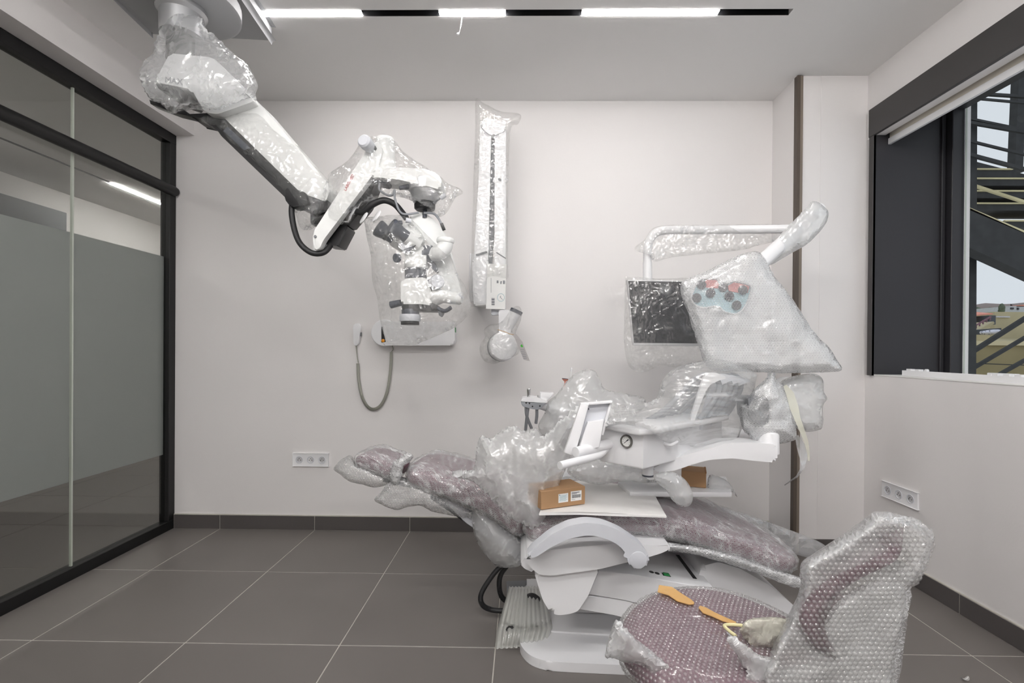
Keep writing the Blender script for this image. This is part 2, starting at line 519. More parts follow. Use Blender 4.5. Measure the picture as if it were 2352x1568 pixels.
def mesh_obj(name, verts, faces, mat, parent=None, uv=None, smooth=True, sharp=None):
    off = org(parent)
    if parent is None:
        v = np.asarray(verts)
        off = Vector((float(v[:, 0].mean()), float(v[:, 1].mean()), float(v[:, 2].min())))
    me = bpy.data.meshes.new(name)
    v = np.asarray(verts) - np.array(off)
    me.from_pydata(v.tolist(), [], faces)
    if uv is not None:
        ul = me.uv_layers.new(name='UVMap')
        li = np.empty(len(me.loops), dtype=np.int32)
        me.loops.foreach_get('vertex_index', li)
        ul.data.foreach_set('uv', np.asarray(uv, dtype=np.float32)[li].ravel())
    me.update()
    if smooth:
        me.polygons.foreach_set('use_smooth', np.ones(len(me.polygons), dtype=bool))
        if sharp:
            me.set_sharp_from_angle(angle=math.radians(sharp))
    me.materials.append(MATS[mat])
    o = bpy.data.objects.new(name, me)
    COL.objects.link(o)
    if parent is not None:
        o.parent = parent
    else:
        o.location = off
    return o

def smooth_pts2(poly):
    return [(v.x, v.y) for v in smooth_path([Vector((p[0], p[1], 0)) for p in poly], 4, closed=True)]

def set_crease(o, verts, F, base=None, lo=0.18, hi=0.9, extra=None):
    fn = np.cross(verts[F[:, 1]] - verts[F[:, 0]], verts[F[:, 2]] - verts[F[:, 0]])
    fn /= np.maximum(np.linalg.norm(fn, axis=1, keepdims=True), 1e-12)
    E = np.concatenate([F[:, [0, 1]], F[:, [1, 2]], F[:, [2, 0]]], 0)
    fi = np.tile(np.arange(len(F)), 3)
    E = np.sort(E, 1)
    o_ = np.lexsort((E[:, 1], E[:, 0]))
    E = E[o_]; fi = fi[o_]
    same = (E[1:] == E[:-1]).all(1)
    k = np.where(same)[0]
    ang = np.arccos(np.clip((fn[fi[k]] * fn[fi[k + 1]]).sum(1), -1, 1))
    if base is not None:
        f2 = np.cross(base[F[:, 1]] - base[F[:, 0]], base[F[:, 2]] - base[F[:, 0]])
        f2 /= np.maximum(np.linalg.norm(f2, axis=1, keepdims=True), 1e-12)
        ang = np.abs(ang - np.arccos(np.clip((f2[fi[k]] * f2[fi[k + 1]]).sum(1), -1, 1)))
    v = np.zeros(len(verts))
    np.maximum.at(v, E[k, 0], ang); np.maximum.at(v, E[k, 1], ang)
    val = np.clip((v - lo) / (hi - lo), 0, 1) ** 1.3
    if extra is not None: val = val * (extra > -0.01) + extra
    at = o.data.attributes.new('crease', 'FLOAT', 'POINT')
    at.data.foreach_set('value', val.astype(np.float32))

def inflate(name, outline, d, tf, tb, mat, parent=None, R=60, g=9, cr=(0.012, 9.0, 0), folds=0.0, smooth_out=True, sharp=None, open_back=False, bub=None, contact=None):
    """a bag-like body: pixel outline at real depth d (points may carry their own depth), bulging tf towards
    the viewer and tb away, then crumpled.  returns object"""
    pts = [(p[0], p[1], p[2] if len(p) > 2 else d) for p in outline]
    if smooth_out:
        sp = smooth_path([Vector(p) for p in pts], 6, closed=True)
    else:
        sp = []
        m = len(pts)
        for i in range(m):
            a = Vector(pts[i]); b = Vector(pts[(i + 1) % m])
            for k in range(6):
                sp.append(a.lerp(b, k / 6))
    # resample by spacing g
    loop = []
    acc = []
    tot = 0.0
    m = len(sp)
    for i in range(m):
        acc.append(tot); tot += (Vector(sp[(i + 1) % m][:2]) - Vector(sp[i][:2])).length
    g = g * 0.8
    nb = max(8, int(tot / g))
    j = 0
    for k in range(nb):
        s = tot * k / nb
        while j + 1 < m and acc[j + 1] <= s:
            j += 1
        a = sp[j]; b = sp[(j + 1) % m]
        ln = (acc[j + 1] if j + 1 < m else tot) - acc[j]
        t = 0 if ln <= 1e-9 else (s - acc[j]) / ln
        loop.append(tuple(Vector(a).lerp(Vector(b), t)))
    A = np.array(loop)
    bx = A[:, :2]
    rng = np.random.RandomState(abs(hash(name)) % 1000 if False else (len(outline) * 37 + int(d * 100)) % 997)
    gx = np.arange(bx[:, 0].min(), bx[:, 0].max(), g)
    gy = np.arange(bx[:, 1].min(), bx[:, 1].max(), g * 0.866)
    X, Y = np.meshgrid(gx, gy)
    X = X + (np.arange(len(gy)) % 2)[:, None] * g * 0.5
    Q = np.stack([X.ravel(), Y.ravel()], 1) + rng.uniform(-0.18, 0.18, (X.size, 2)) * g
    a = bx; b = np.roll(bx, -1, 0)
    def bdist(Q):
        best = np.full(len(Q), 1e9)
        inside = np.zeros(len(Q), bool)
        for k in range(len(a)):
            e = b[k] - a[k]
            w = Q - a[k]
            t = np.clip((w @ e) / max(e @ e, 1e-9), 0, 1)
            dd = np.hypot(w[:, 0] - t * e[0], w[:, 1] - t * e[1])
            best = np.minimum(best, dd)
            c = (a[k, 1] > Q[:, 1]) != (b[k, 1] > Q[:, 1])
            if abs(e[1]) > 1e-9:
                xi = a[k, 0] + (Q[:, 1] - a[k, 1]) * e[0] / e[1]
                inside ^= c & (Q[:, 0] < xi)
        return best, inside
    dist, ins = bdist(Q)
    keep = ins & (dist > g * 0.45)
    Q = Q[keep]; dist = dist[keep]
    allp = np.concatenate([bx, Q], 0)
    nbv = len(bx)
    res = delaunay_2d_cdt([Vector(p) for p in allp.tolist()], [], [list(range(nbv))], 1, 1e-6)
    vout = np.array([tuple(v) for v in res[0]])
    tris = [list(f) for f in res[2]]
    dist, ins = bdist(vout)
    isb = dist < 1e-3
    # depth by inverse distance from the outline
    w = 1.0 / (((vout[:, None, :] - bx[None, :, :]) ** 2).sum(2) + 30.0) ** 1.5
    dep = (w * A[None, :, 2]).sum(1) / w.sum(1)
    k = np.clip(dist / R, 0, 1)
    h = np.sqrt(np.clip(1 - (1 - k) ** 2, 0, 1))
    def unproj(px, py, dd):
        n = len(px)
        rx = _F.x + CR.x * (px - CX) / F_PX - CU.x * (py - CY) / F_PX
        ry = _F.y + CR.y * (px - CX) / F_PX - CU.y * (py - CY) / F_PX
        rz = _F.z + CR.z * (px - CX) / F_PX - CU.z * (py - CY) / F_PX
        t = dd / ry
        return np.stack([rx * t, ry * t, CAM_H + rz * t], 1)
    front = unproj(vout[:, 0], vout[:, 1], dep - tf * h)
    if folds:
        pass
    n = len(vout)
    back = unproj(vout[:, 0], vout[:, 1], dep + tb * h)
    idx_b = np.where(~isb)[0]
    bmap = np.arange(n)
    bmap[idx_b] = n + np.arange(len(idx_b))
    verts = np.concatenate([front, back[idx_b]], 0)
    # orient front triangles towards the camera
    faces = []
    for t in tris:
        p0, p1, p2 = front[t[0]], front[t[1]], front[t[2]]
        nn = np.cross(p1 - p0, p2 - p0)
        if nn[1] > 0:
            t = [t[0], t[2], t[1]]
        faces.append(t)
    nfront = len(faces)
    if not open_back:
        for t in faces[:nfront]:
            faces.append([int(bmap[t[0]]), int(bmap[t[2]]), int(bmap[t[1]])])
    else:
        verts = front
    # vertex normals
    F = np.array(faces)
    fn = np.cross(verts[F[:, 1]] - verts[F[:, 0]], verts[F[:, 2]] - verts[F[:, 0]])
    vn = np.zeros_like(verts)
    for c in range(3):
        np.add.at(vn, F[:, c], fn)
    vn /= np.maximum(np.linalg.norm(vn, axis=1, keepdims=True), 1e-12)
    base_v = verts.copy()
    amp, sc, seed = cr[:3]
    st = np.array(cr[3]) if len(cr) > 3 else np.ones(3)
    if amp > 0:
        dsp = crumple(verts * st, sc * 2.0, seed) * amp * 0.8 + 0.35 * amp * crumple0(verts * st, sc * 0.7, seed + 5, 1)
        edge_w = np.concatenate([np.where(isb, 0.45, 1.0), np.ones(len(verts) - n)])
        verts = verts + vn * (dsp * edge_w)[:, None]
    uvf = np.stack([vout[:, 0] * d / F_PX, -vout[:, 1] * d / F_PX], 1)
    uv = np.concatenate([uvf, uvf[idx_b]], 0) if not open_back else uvf
    o = mesh_obj(name, verts, faces, mat, parent, uv=uv, sharp=sharp)
    ex = None
    if contact:
        ex = np.zeros(len(verts))
        for poly, k_ in contact:
            pa_ = np.array(smooth_pts2(poly)); pb_ = np.roll(pa_, -1, 0)
            inside = np.zeros(n, bool); bd = np.full(n, 1e9)
            for q in range(len(pa_)):
                e = pb_[q] - pa_[q]
                w_ = vout - pa_[q]
                t_ = np.clip((w_ @ e) / max(e @ e, 1e-9), 0, 1)
                bd = np.minimum(bd, np.hypot(w_[:, 0] - t_ * e[0], w_[:, 1] - t_ * e[1]))
                c_ = (pa_[q, 1] > vout[:, 1]) != (pb_[q, 1] > vout[:, 1])
                if abs(e[1]) > 1e-9:
                    inside ^= c_ & (vout[:, 0] < pa_[q, 0] + (vout[:, 1] - pa_[q, 1]) * e[0] / e[1])
            sd = np.where(inside, bd, -bd)
            ex[:n] -= k_ * np.clip(sd / 8.0 + 0.6, 0, 1)
    set_crease(o, verts, F, base_v, extra=ex)
    if bub is not None:
        add_bubbles(o, verts, F[:nfront], uv, vn, *bub)
    return o

def add_bubbles(o, verts, F, uv, vn, spacing, r, hgt, mat, clip=None):
    """hexagonal grid of small domes on the surface of a bubble wrap sheet (one stuff part)"""
    cen = []
    a = spacing; b = spacing * 0.866
    for t in F:
        u0, u1, u2 = uv[t[0]], uv[t[1]], uv[t[2]]
        mn = np.minimum(np.minimum(u0, u1), u2); mx = np.maximum(np.maximum(u0, u1), u2)
        for j in range(int(math.ceil(mn[1] / b)), int(math.floor(mx[1] / b)) + 1):
            oy = j * b; ox = a * 0.5 if j % 2 else 0.0
            for i in range(int(math.ceil((mn[0] - ox) / a)), int(math.floor((mx[0] - ox) / a)) + 1):
                q = np.array([i * a + ox, oy])
                e0 = u1 - u0; e1 = u2 - u0; w = q - u0
                det = e0[0] * e1[1] - e0[1] * e1[0]
                if abs(det) < 1e-14: continue
                l1 = (w[0] * e1[1] - w[1] * e1[0]) / det
                l2 = (e0[0] * w[1] - e0[1] * w[0]) / det
                if l1 < 0 or l2 < 0 or l1 + l2 > 1: continue
                c = verts[t[0]] * (1 - l1 - l2) + verts[t[1]] * l1 + verts[t[2]] * l2
                nn = vn[t[0]] * (1 - l1 - l2) + vn[t[1]] * l1 + vn[t[2]] * l2
                nn = nn / max(np.linalg.norm(nn), 1e-9)
                cen.append((c, nn))
    V = []; FA = []
    for c, nn in cen:
        s = np.cross(nn, [0.3, 0.2, 0.93]); s /= max(np.linalg.norm(s), 1e-9)
        t = np.cross(nn, s)
        k0 = len(V)
        for rr, hh in ((1.0, 0.0), (0.82, 0.75)):
            for k in range(7):
                an = 2 * math.pi * k / 7
                V.append(c + (s * math.cos(an) + t * math.sin(an)) * r * rr + nn * hgt * hh)
        V.append(c + nn * hgt)
        for k in range(7):
            k2 = (k + 1) % 7
            FA.append([k0 + k, k0 + k2, k0 + 7 + k2, k0 + 7 + k])
            FA.append([k0 + 7 + k, k0 + 7 + k2, k0 + 14])
    if V:
        b_ = mesh_obj('bubbles', np.array(V), FA, mat, o)
        b_['kind'] = 'stuff'
        return b_

def text_mesh(name, body, size, origin, xdir, ydir, mat, parent, depth=0.0008):
    cu = bpy.data.curves.new(name, 'FONT')
    cu.body = body; cu.size = size; cu.extrude = depth; cu.resolution_u = 2
    cu.align_x = 'CENTER'; cu.align_y = 'CENTER'
    tmp = bpy.data.objects.new(name, cu)
    COL.objects.link(tmp)
    dg = bpy.context.evaluated_depsgraph_get()
    me = bpy.data.meshes.new_from_object(tmp.evaluated_get(dg))
    bpy.data.objects.remove(tmp)
    bpy.data.curves.remove(cu)
    x = Vector(xdir).normalized(); y = Vector(ydir).normalized(); z = x.cross(y)
    M = Matrix(((x.x, y.x, z.x), (x.y, y.y, z.y), (x.z, y.z, z.z)))
    off = org(parent)
    for v in me.vertices:
        v.co = M @ v.co + Vector(origin) - off
    me.materials.clear(); me.materials.append(MATS[mat])
    o = bpy.data.objects.new(name, me)
    COL.objects.link(o)
    o.parent = parent
    return o
# ================================================================== ROOM
D, D2, XJ, XR, XB, XL, H, ZB = 3.034, 2.759, 1.5406, 1.9306, -2.0743, -2.188, 2.692, 2.473
YF = -1.7                     # wall behind the camera
GX0, GY0 = -1.8937, D - 0.581  # floor joint grid
# ---- floor
floor = struct('floor')
B().box(-5.2, XR + 0.05, YF, 6.6, -0.06, -0.0015).make('grout_bed', 'grout', floor)
full = None
GAP = 0.0022
xs = [GX0 + 0.6 * i for i in range(-1, 8)]
ys = [D] + [GY0 - 0.6 * i for i in range(0, 9)]
for i in range(len(xs) - 1):
    for j in range(len(ys) - 1):
        x0, x1 = max(xs[i], XL - 0.03), min(xs[i + 1], XR)
        y1, y0 = ys[j], max(ys[j + 1], YF)
        if x1 - x0 < 0.02 or y1 - y0 < 0.02: continue
        if abs(x1 - x0 - 0.6) < 1e-6 and abs(y1 - y0 - 0.6) < 1e-6:
            if full is None:
                full = B().box(-0.3 + GAP, 0.3 - GAP, -0.3 + GAP, 0.3 - GAP, -0.01, 0, 0.0015, 1).make('tile', 'floor_tile', None)
                full.location = ((x0 + x1) / 2, (y0 + y1) / 2, -0.01); full.parent = floor
            else:
                o = full.copy(); COL.objects.link(o); o.location = ((x0 + x1) / 2, (y0 + y1) / 2, -0.01)
        else:
            B().box(x0 + GAP, x1 - GAP, y0 + GAP, y1 - GAP, -0.01, 0, 0.0015, 1).make('tile', 'floor_tile', floor)
# corridor floor beyond the glass
for i in range(5):
    for j in range(8):
        x1 = GX0 - 0.6 * (i + 1) if i else XL - 0.034
        x0 = GX0 - 0.6 * (i + 2)
        y0 = D - 0.581 - 0.6 * (j - 6)
        B().box(x0 + GAP, x1 - GAP, y0 - 0.6 + GAP, y0 - GAP, -0.01, 0).make('tile', 'floor_tile', floor)
# ---- walls
def wallbox(name, *a):
    o = B().box(*a).make(name, 'wall_paint', None)
    return tag(o, kind='structure')
wallbox('wall_back', XL - 0.055, XJ, D, D + 0.12, 0, H)
wallbox('wall_jog', XJ, XJ + 0.18, D2 + 0.002, D + 0.12, 0, H)
wallbox('wall_back_right', XJ + 0.13, XR + 0.5, D2, D2 + 0.1, 0, H)
wallbox('wall_behind_camera', -2.3, XR + 0.5, YF - 0.1, YF, 0, H)
# left bulkhead over the glass
wallbox('wall_left_bulkhead', XL - 0.08, XB, YF, D, ZB, H)
# corridor shell beyond the glass
wallbox('wall_corridor', -4.75, -4.65, YF, 6.6, 0, H)
wallbox('wall_corridor_end', -4.75, XL - 0.08, 6.5, 6.6, 0, H)
wallbox('wall_corridor_start', -4.75, XL - 0.1, YF - 0.1, YF, 0, H)
wallbox('wall_corridor_inner', XL - 0.055, XL + 0.02, D + 0.12, 6.5, 0, H)
# right wall around the window opening (opening from WY0 to WY1, WZ0 to WZ1)
WY1 = 2.69; WY0 = -0.9
WZ0 = PX(1992, 861, XR).z
WZT = PX(2000, 318, XR).z     # underside of head casing
WZH = PX(1990, 262, XR).z     # top of head casing
OUTX = XR + 0.52
wallbox('wall_right_below', XR, OUTX, YF, D2, 0, WZ0)
wallbox('wall_right_above', XR, XR + 0.05, YF, D2, WZT, H)
wallbox('wall_right_lintel', XR + 0.05, OUTX, YF, D2, WZT + 0.2, H)
wallbox('wall_right_far', XR + 0.01, OUTX, WY1 + 0.012, D2 + 0.1, WZ0, WZT + 0.2)
wallbox('wall_right_near', XR, OUTX, YF, WY0, WZ0, WZT + 0.2)
# bronze door-jamb profile at the jog
trim = struct('trim_1', (XJ + 0.12, D2, 0))
a0 = P(1826, 700, D2).x; a1 = P(1838, 700, D2).x
B().box(a0 - 0.005, a0 + 0.014, D2 - 0.012, D2 + 0.02, 0, H - 0.003, 0.001, 1).make('profile', 'bronze_dark', trim)
B().box(a0 + 0.014, a1 + 0.002, D2 - 0.008, D2 + 0.02, 0, H - 0.003, 0.001, 1).make('profile', 'bronze_profile', trim)
# wall strip between the jog corner and the profile
wallbox('wall_jog_face', XJ, a0 - 0.004, D2 + 0.001, D2 + 0.03, 0, H)
# ---- ceiling with recessed light track
ceil_ = struct('ceiling', (0, 0, H))
TY0 = P(1200, 36.5, 2.2).y
ty_a = PZ(1200, 37, H).y; ty_b = PZ(1200, 22, H).y
TY0, TY1 = min(ty_a, ty_b), max(ty_a, ty_b)
TX1 = PZ(1822, 21, H).x; TX0 = -1.75
zc0, zc1 = H, H + 0.1
def cpanel(x0, x1, y0, y1):
    B().box(x0, x1, y0, y1, zc0, zc1).make('panel', 'ceiling_paint', ceil_)
T3Y0, T3Y1 = -1.10, -1.06  # added track near the rear wall, out of view
T2Y0, T2Y1 = 0.30, 0.34    # added track above the camera, out of view
cpanel(-2.4, XR + 0.5, TY1, D + 0.12)
cpanel(-2.4, TX0, TY0, TY1); cpanel(TX1, XR + 0.5, TY0, TY1)
cpanel(-2.4, XR + 0.5, T2Y1, TY0)
cpanel(-2.4, TX0, T2Y0, T2Y1); cpanel(TX1, XR + 0.5, T2Y0, T2Y1)
cpanel(-2.4, XR + 0.5, T3Y1, T2Y0)
cpanel(-2.4, TX0, T3Y0, T3Y1); cpanel(TX1, XR + 0.5, T3Y0, T3Y1)
cpanel(-2.4, XR + 0.5, YF - 0.1, T3Y0)
B().box(-5.2, -2.4, YF - 0.1, 6.6, zc0, zc1).make('panel', 'ceiling_paint', ceil_)
B().box(-2.4, -2.1, D + 0.12, 6.6, zc0, zc1).make('panel', 'ceiling_paint', ceil_)
def track(name, y0, y1):
    t = struct(name, (TX0, y0, H))
    b = B()
    b.box(TX0, TX1, y0, y1, H + 0.05, H + 0.06)
    b.box(TX0, TX1, y0 - 0.001, y0 + 0.0025, H + 0.0005, H + 0.05)
    b.box(TX0, TX1, y1 - 0.0025, y1 + 0.001, H + 0.0005, H + 0.05)
    b.make('channel', 'black_plastic', t)
track('trim_2', TY0, TY1)
track('trim_3', T2Y0, T2Y1)  # channel for the added row above the camera
track('trim_5', T3Y0, T3Y1)  # channel for the added row by the rear wall
def led(x0, x1, y0, y1, label, group=None, mat='led_diffuser'):
    t = thing('linear_light', ((x0 + x1) / 2, (y0 + y1) / 2, H), label, 'ceiling light', group)
    B().box(x0, x1, y0 + 0.003, y1 - 0.003, H + 0.012, H + 0.045, 0.001, 1).make('housing', 'black_plastic', t)
    B().box(x0 + 0.002, x1 - 0.002, y0 + 0.0035, y1 - 0.0035, H - (0.022 if mat == 'led_diffuser_added' else 0.002), H + 0.011).make('diffuser', mat, t)  # added rows hang lower to brighten ceiling and upper walls
ymid = 30
for (pa, pb, lab) in ((590, 829, 'lit linear ceiling light nearest the microscope ceiling mount'),
                      (1008, 1162, 'short lit linear ceiling light with a loose white wire beside it'),
                      (1336, 1651, 'longest lit linear ceiling light, above the dental chair')):
    led(PZ(pa, 30, H).x, PZ(pb, 28, H).x, TY0, TY1, lab)
for k, (xa, xb) in enumerate(((-1.6, -0.7), (-0.4, 0.4), (0.7, 1.5))):
    led(xa, xb, T2Y0, T2Y1, ['leftmost', 'middle', 'rightmost'][k] + ' linear light of an unseen row added above the camera', mat='led_diffuser_added')  # added unseen row, brightens fronts that face the camera
    led(xa, xb, T3Y0, T3Y1, ['leftmost', 'middle', 'rightmost'][k] + ' linear light of an unseen row added by the rear wall', mat='led_diffuser_added')  # second added row, more light from behind the camera
# loose wire hanging from ceiling
wp = [PZ(1061, 39, H - 0.001)]
w0 = wp[0]
pth = smooth_path([w0, P(1060, 50, w0.y), P(1058, 62, w0.y - 0.01), P(1056, 72, w0.y), P(1053, 77, w0.y)], 5)
lw = thing('ceiling_wire', w0, 'thin loose white wire end hanging from the ceiling light', 'wire')
B().tube(pth, 0.0022, 6).make('wire', 'white_plastic', lw)
B().lathe(P(1052, 78, w0.y) - Vector((0, 0, 0.006)), (0, 0, 1), [(0, 0.002), (0.004, 0.006), (0.008, 0.006), (0.012, 0.002)], 8).make('connector', 'white_plastic', lw)
# ---- skirting
sk = struct('baseboard_back', (0, D, 0))
zt = 1.141 - 0  # helper
SKH = P(723, 1184, D).z
SKD = 0.011
def skirt(parent, pts, along):
    pass
edges = [XL] + [x for x in xs if XL + 0.05 < x < XJ] + [XJ]
for a, b in zip(edges[:-1], edges[1:]):
    B().box(a + 0.0015, b - 0.0015, D - SKD, D, 0.001, SKH, 0.001, 1).make('tile', 'skirting_tile', sk)
B().box(XL, XJ, D - SKD + 0.002, D, 0.0, SKH + 0.004).make('joint', 'grout', sk)
sk2 = struct('baseboard_jog', (XJ, D2, 0))
B().box(XJ - SKD, XJ - 0.0005, D2 + 0.004, D - SKD - 0.002, 0.001, SKH, 0.001, 1).make('tile', 'skirting_tile', sk2)
B().box(a1 + 0.004, XR - 0.013, D2 - SKD, D2 - 0.0005, 0.001, SKH, 0.001, 1).make('tile', 'skirting_tile', sk2)
sk3 = struct('baseboard_right', (XR, 0, 0))
yy = D2 - 0.012
while yy > YF + 0.1:
    y0 = max(yy - 0.6, YF)
    B().box(XR - SKD, XR, y0 + 0.0015, yy - 0.0015, 0.001, SKH, 0.001, 1).make('tile', 'skirting_tile', sk3)
    yy -= 0.6
B().box(XR - SKD + 0.002, XR, YF, D2 - 0.012, 0.0, SKH + 0.004).make('joint', 'grout', sk3)

# ---- glass partition on the left
gp = struct('wall_left', (XL, 1.0, 0))
GXP = XL - 0.03
ZR = PX(402, 438, XL + 0.02).z
B().box(XL - 0.06, XL, YF, D, 0.0, 0.058, 0.002, 1).make('bottom_rail', 'black_metal', gp)
B().box(XL - 0.06, XL, YF, D, ZB - 0.062, ZB - 0.001, 0.002, 1).make('top_rail', 'black_metal', gp)
B().box(XL - 0.06, XL, D - 0.055, D - 0.001, 0.058, ZB - 0.062, 0.002, 1).make('end_post', 'black_metal', gp)
b = B()
cz = ZR
b.tube([(XL + 0.004, YF, cz), (XL + 0.004, D - 0.03, cz), (XL + 0.004, D - 0.012, cz)], [0.031, 0.031, 0.027], 16)
b.make('track_tube', 'black_metal', gp)
YS = GXP * F_PX / (150 - 1199) 
panes = [(YS + 0.004, D - 0.055), (YS - 0.75, YS - 0.004), (YS - 1.5, YS - 0.758), (YS - 2.25, YS - 1.508), (YF, YS - 2.258)]
zf0 = PX(390, 1040, GXP).z; zf1 = PX(390, 592, GXP).z
for (y0, y1) in panes:
    o = B().box(GXP - 0.005, GXP + 0.005, y0, y1, 0.05, ZB - 0.055).make('pane', 'partition_glass', gp, smooth=False)
    B().box(GXP - 0.0075, GXP - 0.0062, y0, y1, zf0, zf1).make('privacy_film', 'frosted_film', o, smooth=False)
for (p1, p2) in zip(panes[:-1], panes[1:]):
    yb = (p1[0] + p2[1]) / 2
    B().box(GXP - 0.005, GXP + 0.006, yb - 0.0042, yb + 0.0042, 0.058, ZB - 0.062).make('seal', 'pane_edge', gp)
# corridor: dropped door head with recess, linear light
B().box(-4.65, -4.38, 0.0, 4.6, 2.20, 2.42).make('beam', 'mid_grey', bpy.data.objects['wall_corridor'])
cz = H
lt = struct('trim_4', (-3.9, 3, H))
B().box(-3.92, -3.89, 0.0, 6.3, H - 0.002, H + 0.0).make('channel', 'black_plastic', lt)
def led_c(y0, y1, label):
    t = thing('linear_light', (-3.905, (y0 + y1) / 2, H), label, 'ceiling light')
    B().box(-3.92, -3.89, y0, y1, H - 0.012, H - 0.004).make('diffuser', 'led_diffuser_corridor', t)
    B().box(-3.915, -3.895, y0, y1, H - 0.004, H - 0.002).make('housing', 'black_plastic', t)
led_c(4.55, 6.2, 'lit linear ceiling light in the corridor seen through the glass partition')
led_c(0.3, 2.6, 'unseen linear light added in the corridor for the frosted film')  # added lamp out of view, lights the frosted film from behind

# ---- window
win = struct('window_1', (XR, 1.5, WZ0))
cb = B()
cw = 0.014
B().box(XR - cw, XR, WY1, WY1 + 0.037, WZ0, WZT, 0.0015, 1).make('jamb_casing', 'charcoal_casing', win)
B().box(XR - cw - 0.004, XR, WY0, WY1 + 0.037, WZT, WZH, 0.002, 1).make('head_casing', 'charcoal_casing', win)
RVX = P(2166, 600, WY1).x
FRX = P(2197, 600, WY1).x
B().box(XR + 0.051, RVX, WY1 + 0.0005, WY1 + 0.0095, WZT, WZT + 0.199, 0.0).make('jamb_lining', 'charcoal_panel', win)
B().box(XR - cw + 0.001, RVX, WY1, WY1 + 0.01, WZ0 - 0.0, WZT, 0.0).make('jamb_lining', 'charcoal_panel', win)
B().box(XR + 0.051, RVX + 0.1, WY0, WY1, WZT + 0.185, WZT + 0.199, 0.0).make('head_lining', 'charcoal_panel', win)
# frame profile at the glass, stepped
B().box(RVX - 0.02, RVX + 0.0, WY1 - 0.012, WY1 + 0.01, WZ0, WZT + 0.19, 0.002, 1).make('frame_post', 'charcoal_panel', win)
B().box(RVX + 0.006, FRX, WY1 - 0.045, WY1 + 0.01, WZ0, WZT + 0.19, 0.003, 1).make('sash_stile', 'charcoal_panel', win)
B().box(RVX + 0.006, FRX, WY0, WY1 - 0.045, WZT + 0.12, WZT + 0.19, 0.003, 1).make('sash_rail', 'charcoal_panel', win)
B().box(RVX + 0.006, FRX, WY0, WY1 - 0.045, WZ0 - 0.03, WZ0 - 0.008, 0.003, 1).make('sash_rail', 'charcoal_panel', win)
gx = FRX - 0.006
B().box(gx, gx + 0.006, WY0, WY1 - 0.055, WZ0 - 0.01, WZT + 0.13).make('pane', 'window_glass', win, smooth=False)
B().box(gx - 0.002, gx + 0.007, WY1 - 0.0555, WY1 - 0.053, WZ0 - 0.01, WZT + 0.13).make('pane_edge', 'pane_edge', win)
B().box(XR - 0.002, OUTX, WY0, WY1, WZ0 + 0.0005, WZ0 + 0.006, 0.001, 1).make('sill', 'white_sill', win)
# ---- roller blind
bl = thing('roller_blind', (XR + 0.05, 1.5, WZT), 'cream roller blind pulled up under the dark window head casing', 'blind')
q0 = P(2042, 318, 2.66)
BXc = PX(2042, 320, XR + 0.075)
by1 = BXc.y
bz0 = BXc.z
B().box(XR + 0.071, XR + 0.074, WY0, by1 - 0.01, bz0 + 0.0, WZT + 0.12).make('fabric', 'cream_fabric', bl, smooth=False)
B().box(XR + 0.064, XR + 0.080, WY0, by1, bz0 - 0.032, bz0 + 0.002, 0.003, 2).make('bottom_rail', 'white_plastic', bl)
B().tube([(XR + 0.09, WY0, WZT + 0.09), (XR + 0.09, by1, WZT + 0.09)], 0.022, 14).make('roll', 'cream_fabric', bl)
# ---- white blind rails lying on the sill
zs = WZ0 + 0.007
r1 = thing('curtain_rail', (XR + 0.1, 1.9, zs), 'white rail with clip brackets lying across the window sill', 'rail')
A_ = Vector((XR + 0.10, 2.60, zs + 0.012)); B_ = Vector((XR + 0.035, 1.35, zs + 0.012))
dv = (B_ - A_).normalized(); sd = Vector((-dv.y, dv.x, 0))
B().obox((A_ + B_) / 2, dv, sd, (0, 0, 1), (B_ - A_).length / 2, 0.014, 0.011, 0.003, 2).make('rail', 'white_plastic', r1)
for t_ in (0.03, 0.075, 0.42, 0.46, 0.50):
    c = A_.lerp(B_, t_) + Vector((0, 0, 0.014))
    B().obox(c, dv, sd, (0, 0, 1), 0.014, 0.01, 0.007, 0.002, 1).make('clip', 'white_plastic', r1)
c = A_.lerp(B_, 0.115) + Vector((0, 0, 0.017))
B().lathe(c - sd * 0.006, sd, [(0, 0.0045), (0.0, 0.009), (0.012, 0.009), (0.012, 0.0045)], 12).make('eyelet', 'white_plastic', r1)
r2 = thing('curtain_rail', (XR + 0.2, 1.9, zs), 'cream rail lying behind the white one on the window sill', 'rail')
A2 = Vector((XR + 0.16, 2.62, zs + 0.010)); B2 = Vector((XR + 0.24, 1.2, zs + 0.010))
dv = (B2 - A2).normalized(); sd = Vector((-dv.y, dv.x, 0))
B().obox((A2 + B2) / 2, dv, sd, (0, 0, 1), (B2 - A2).length / 2, 0.012, 0.009, 0.003, 2).make('rail', 'cream_fabric', r2)
B().obox(A2.lerp(B2, 0.32) + Vector((0, 0, 0.016)), dv, sd, (0, 0, 1), 0.06, 0.012, 0.006, 0.003, 2).make('bracket', 'white_plastic', r2)

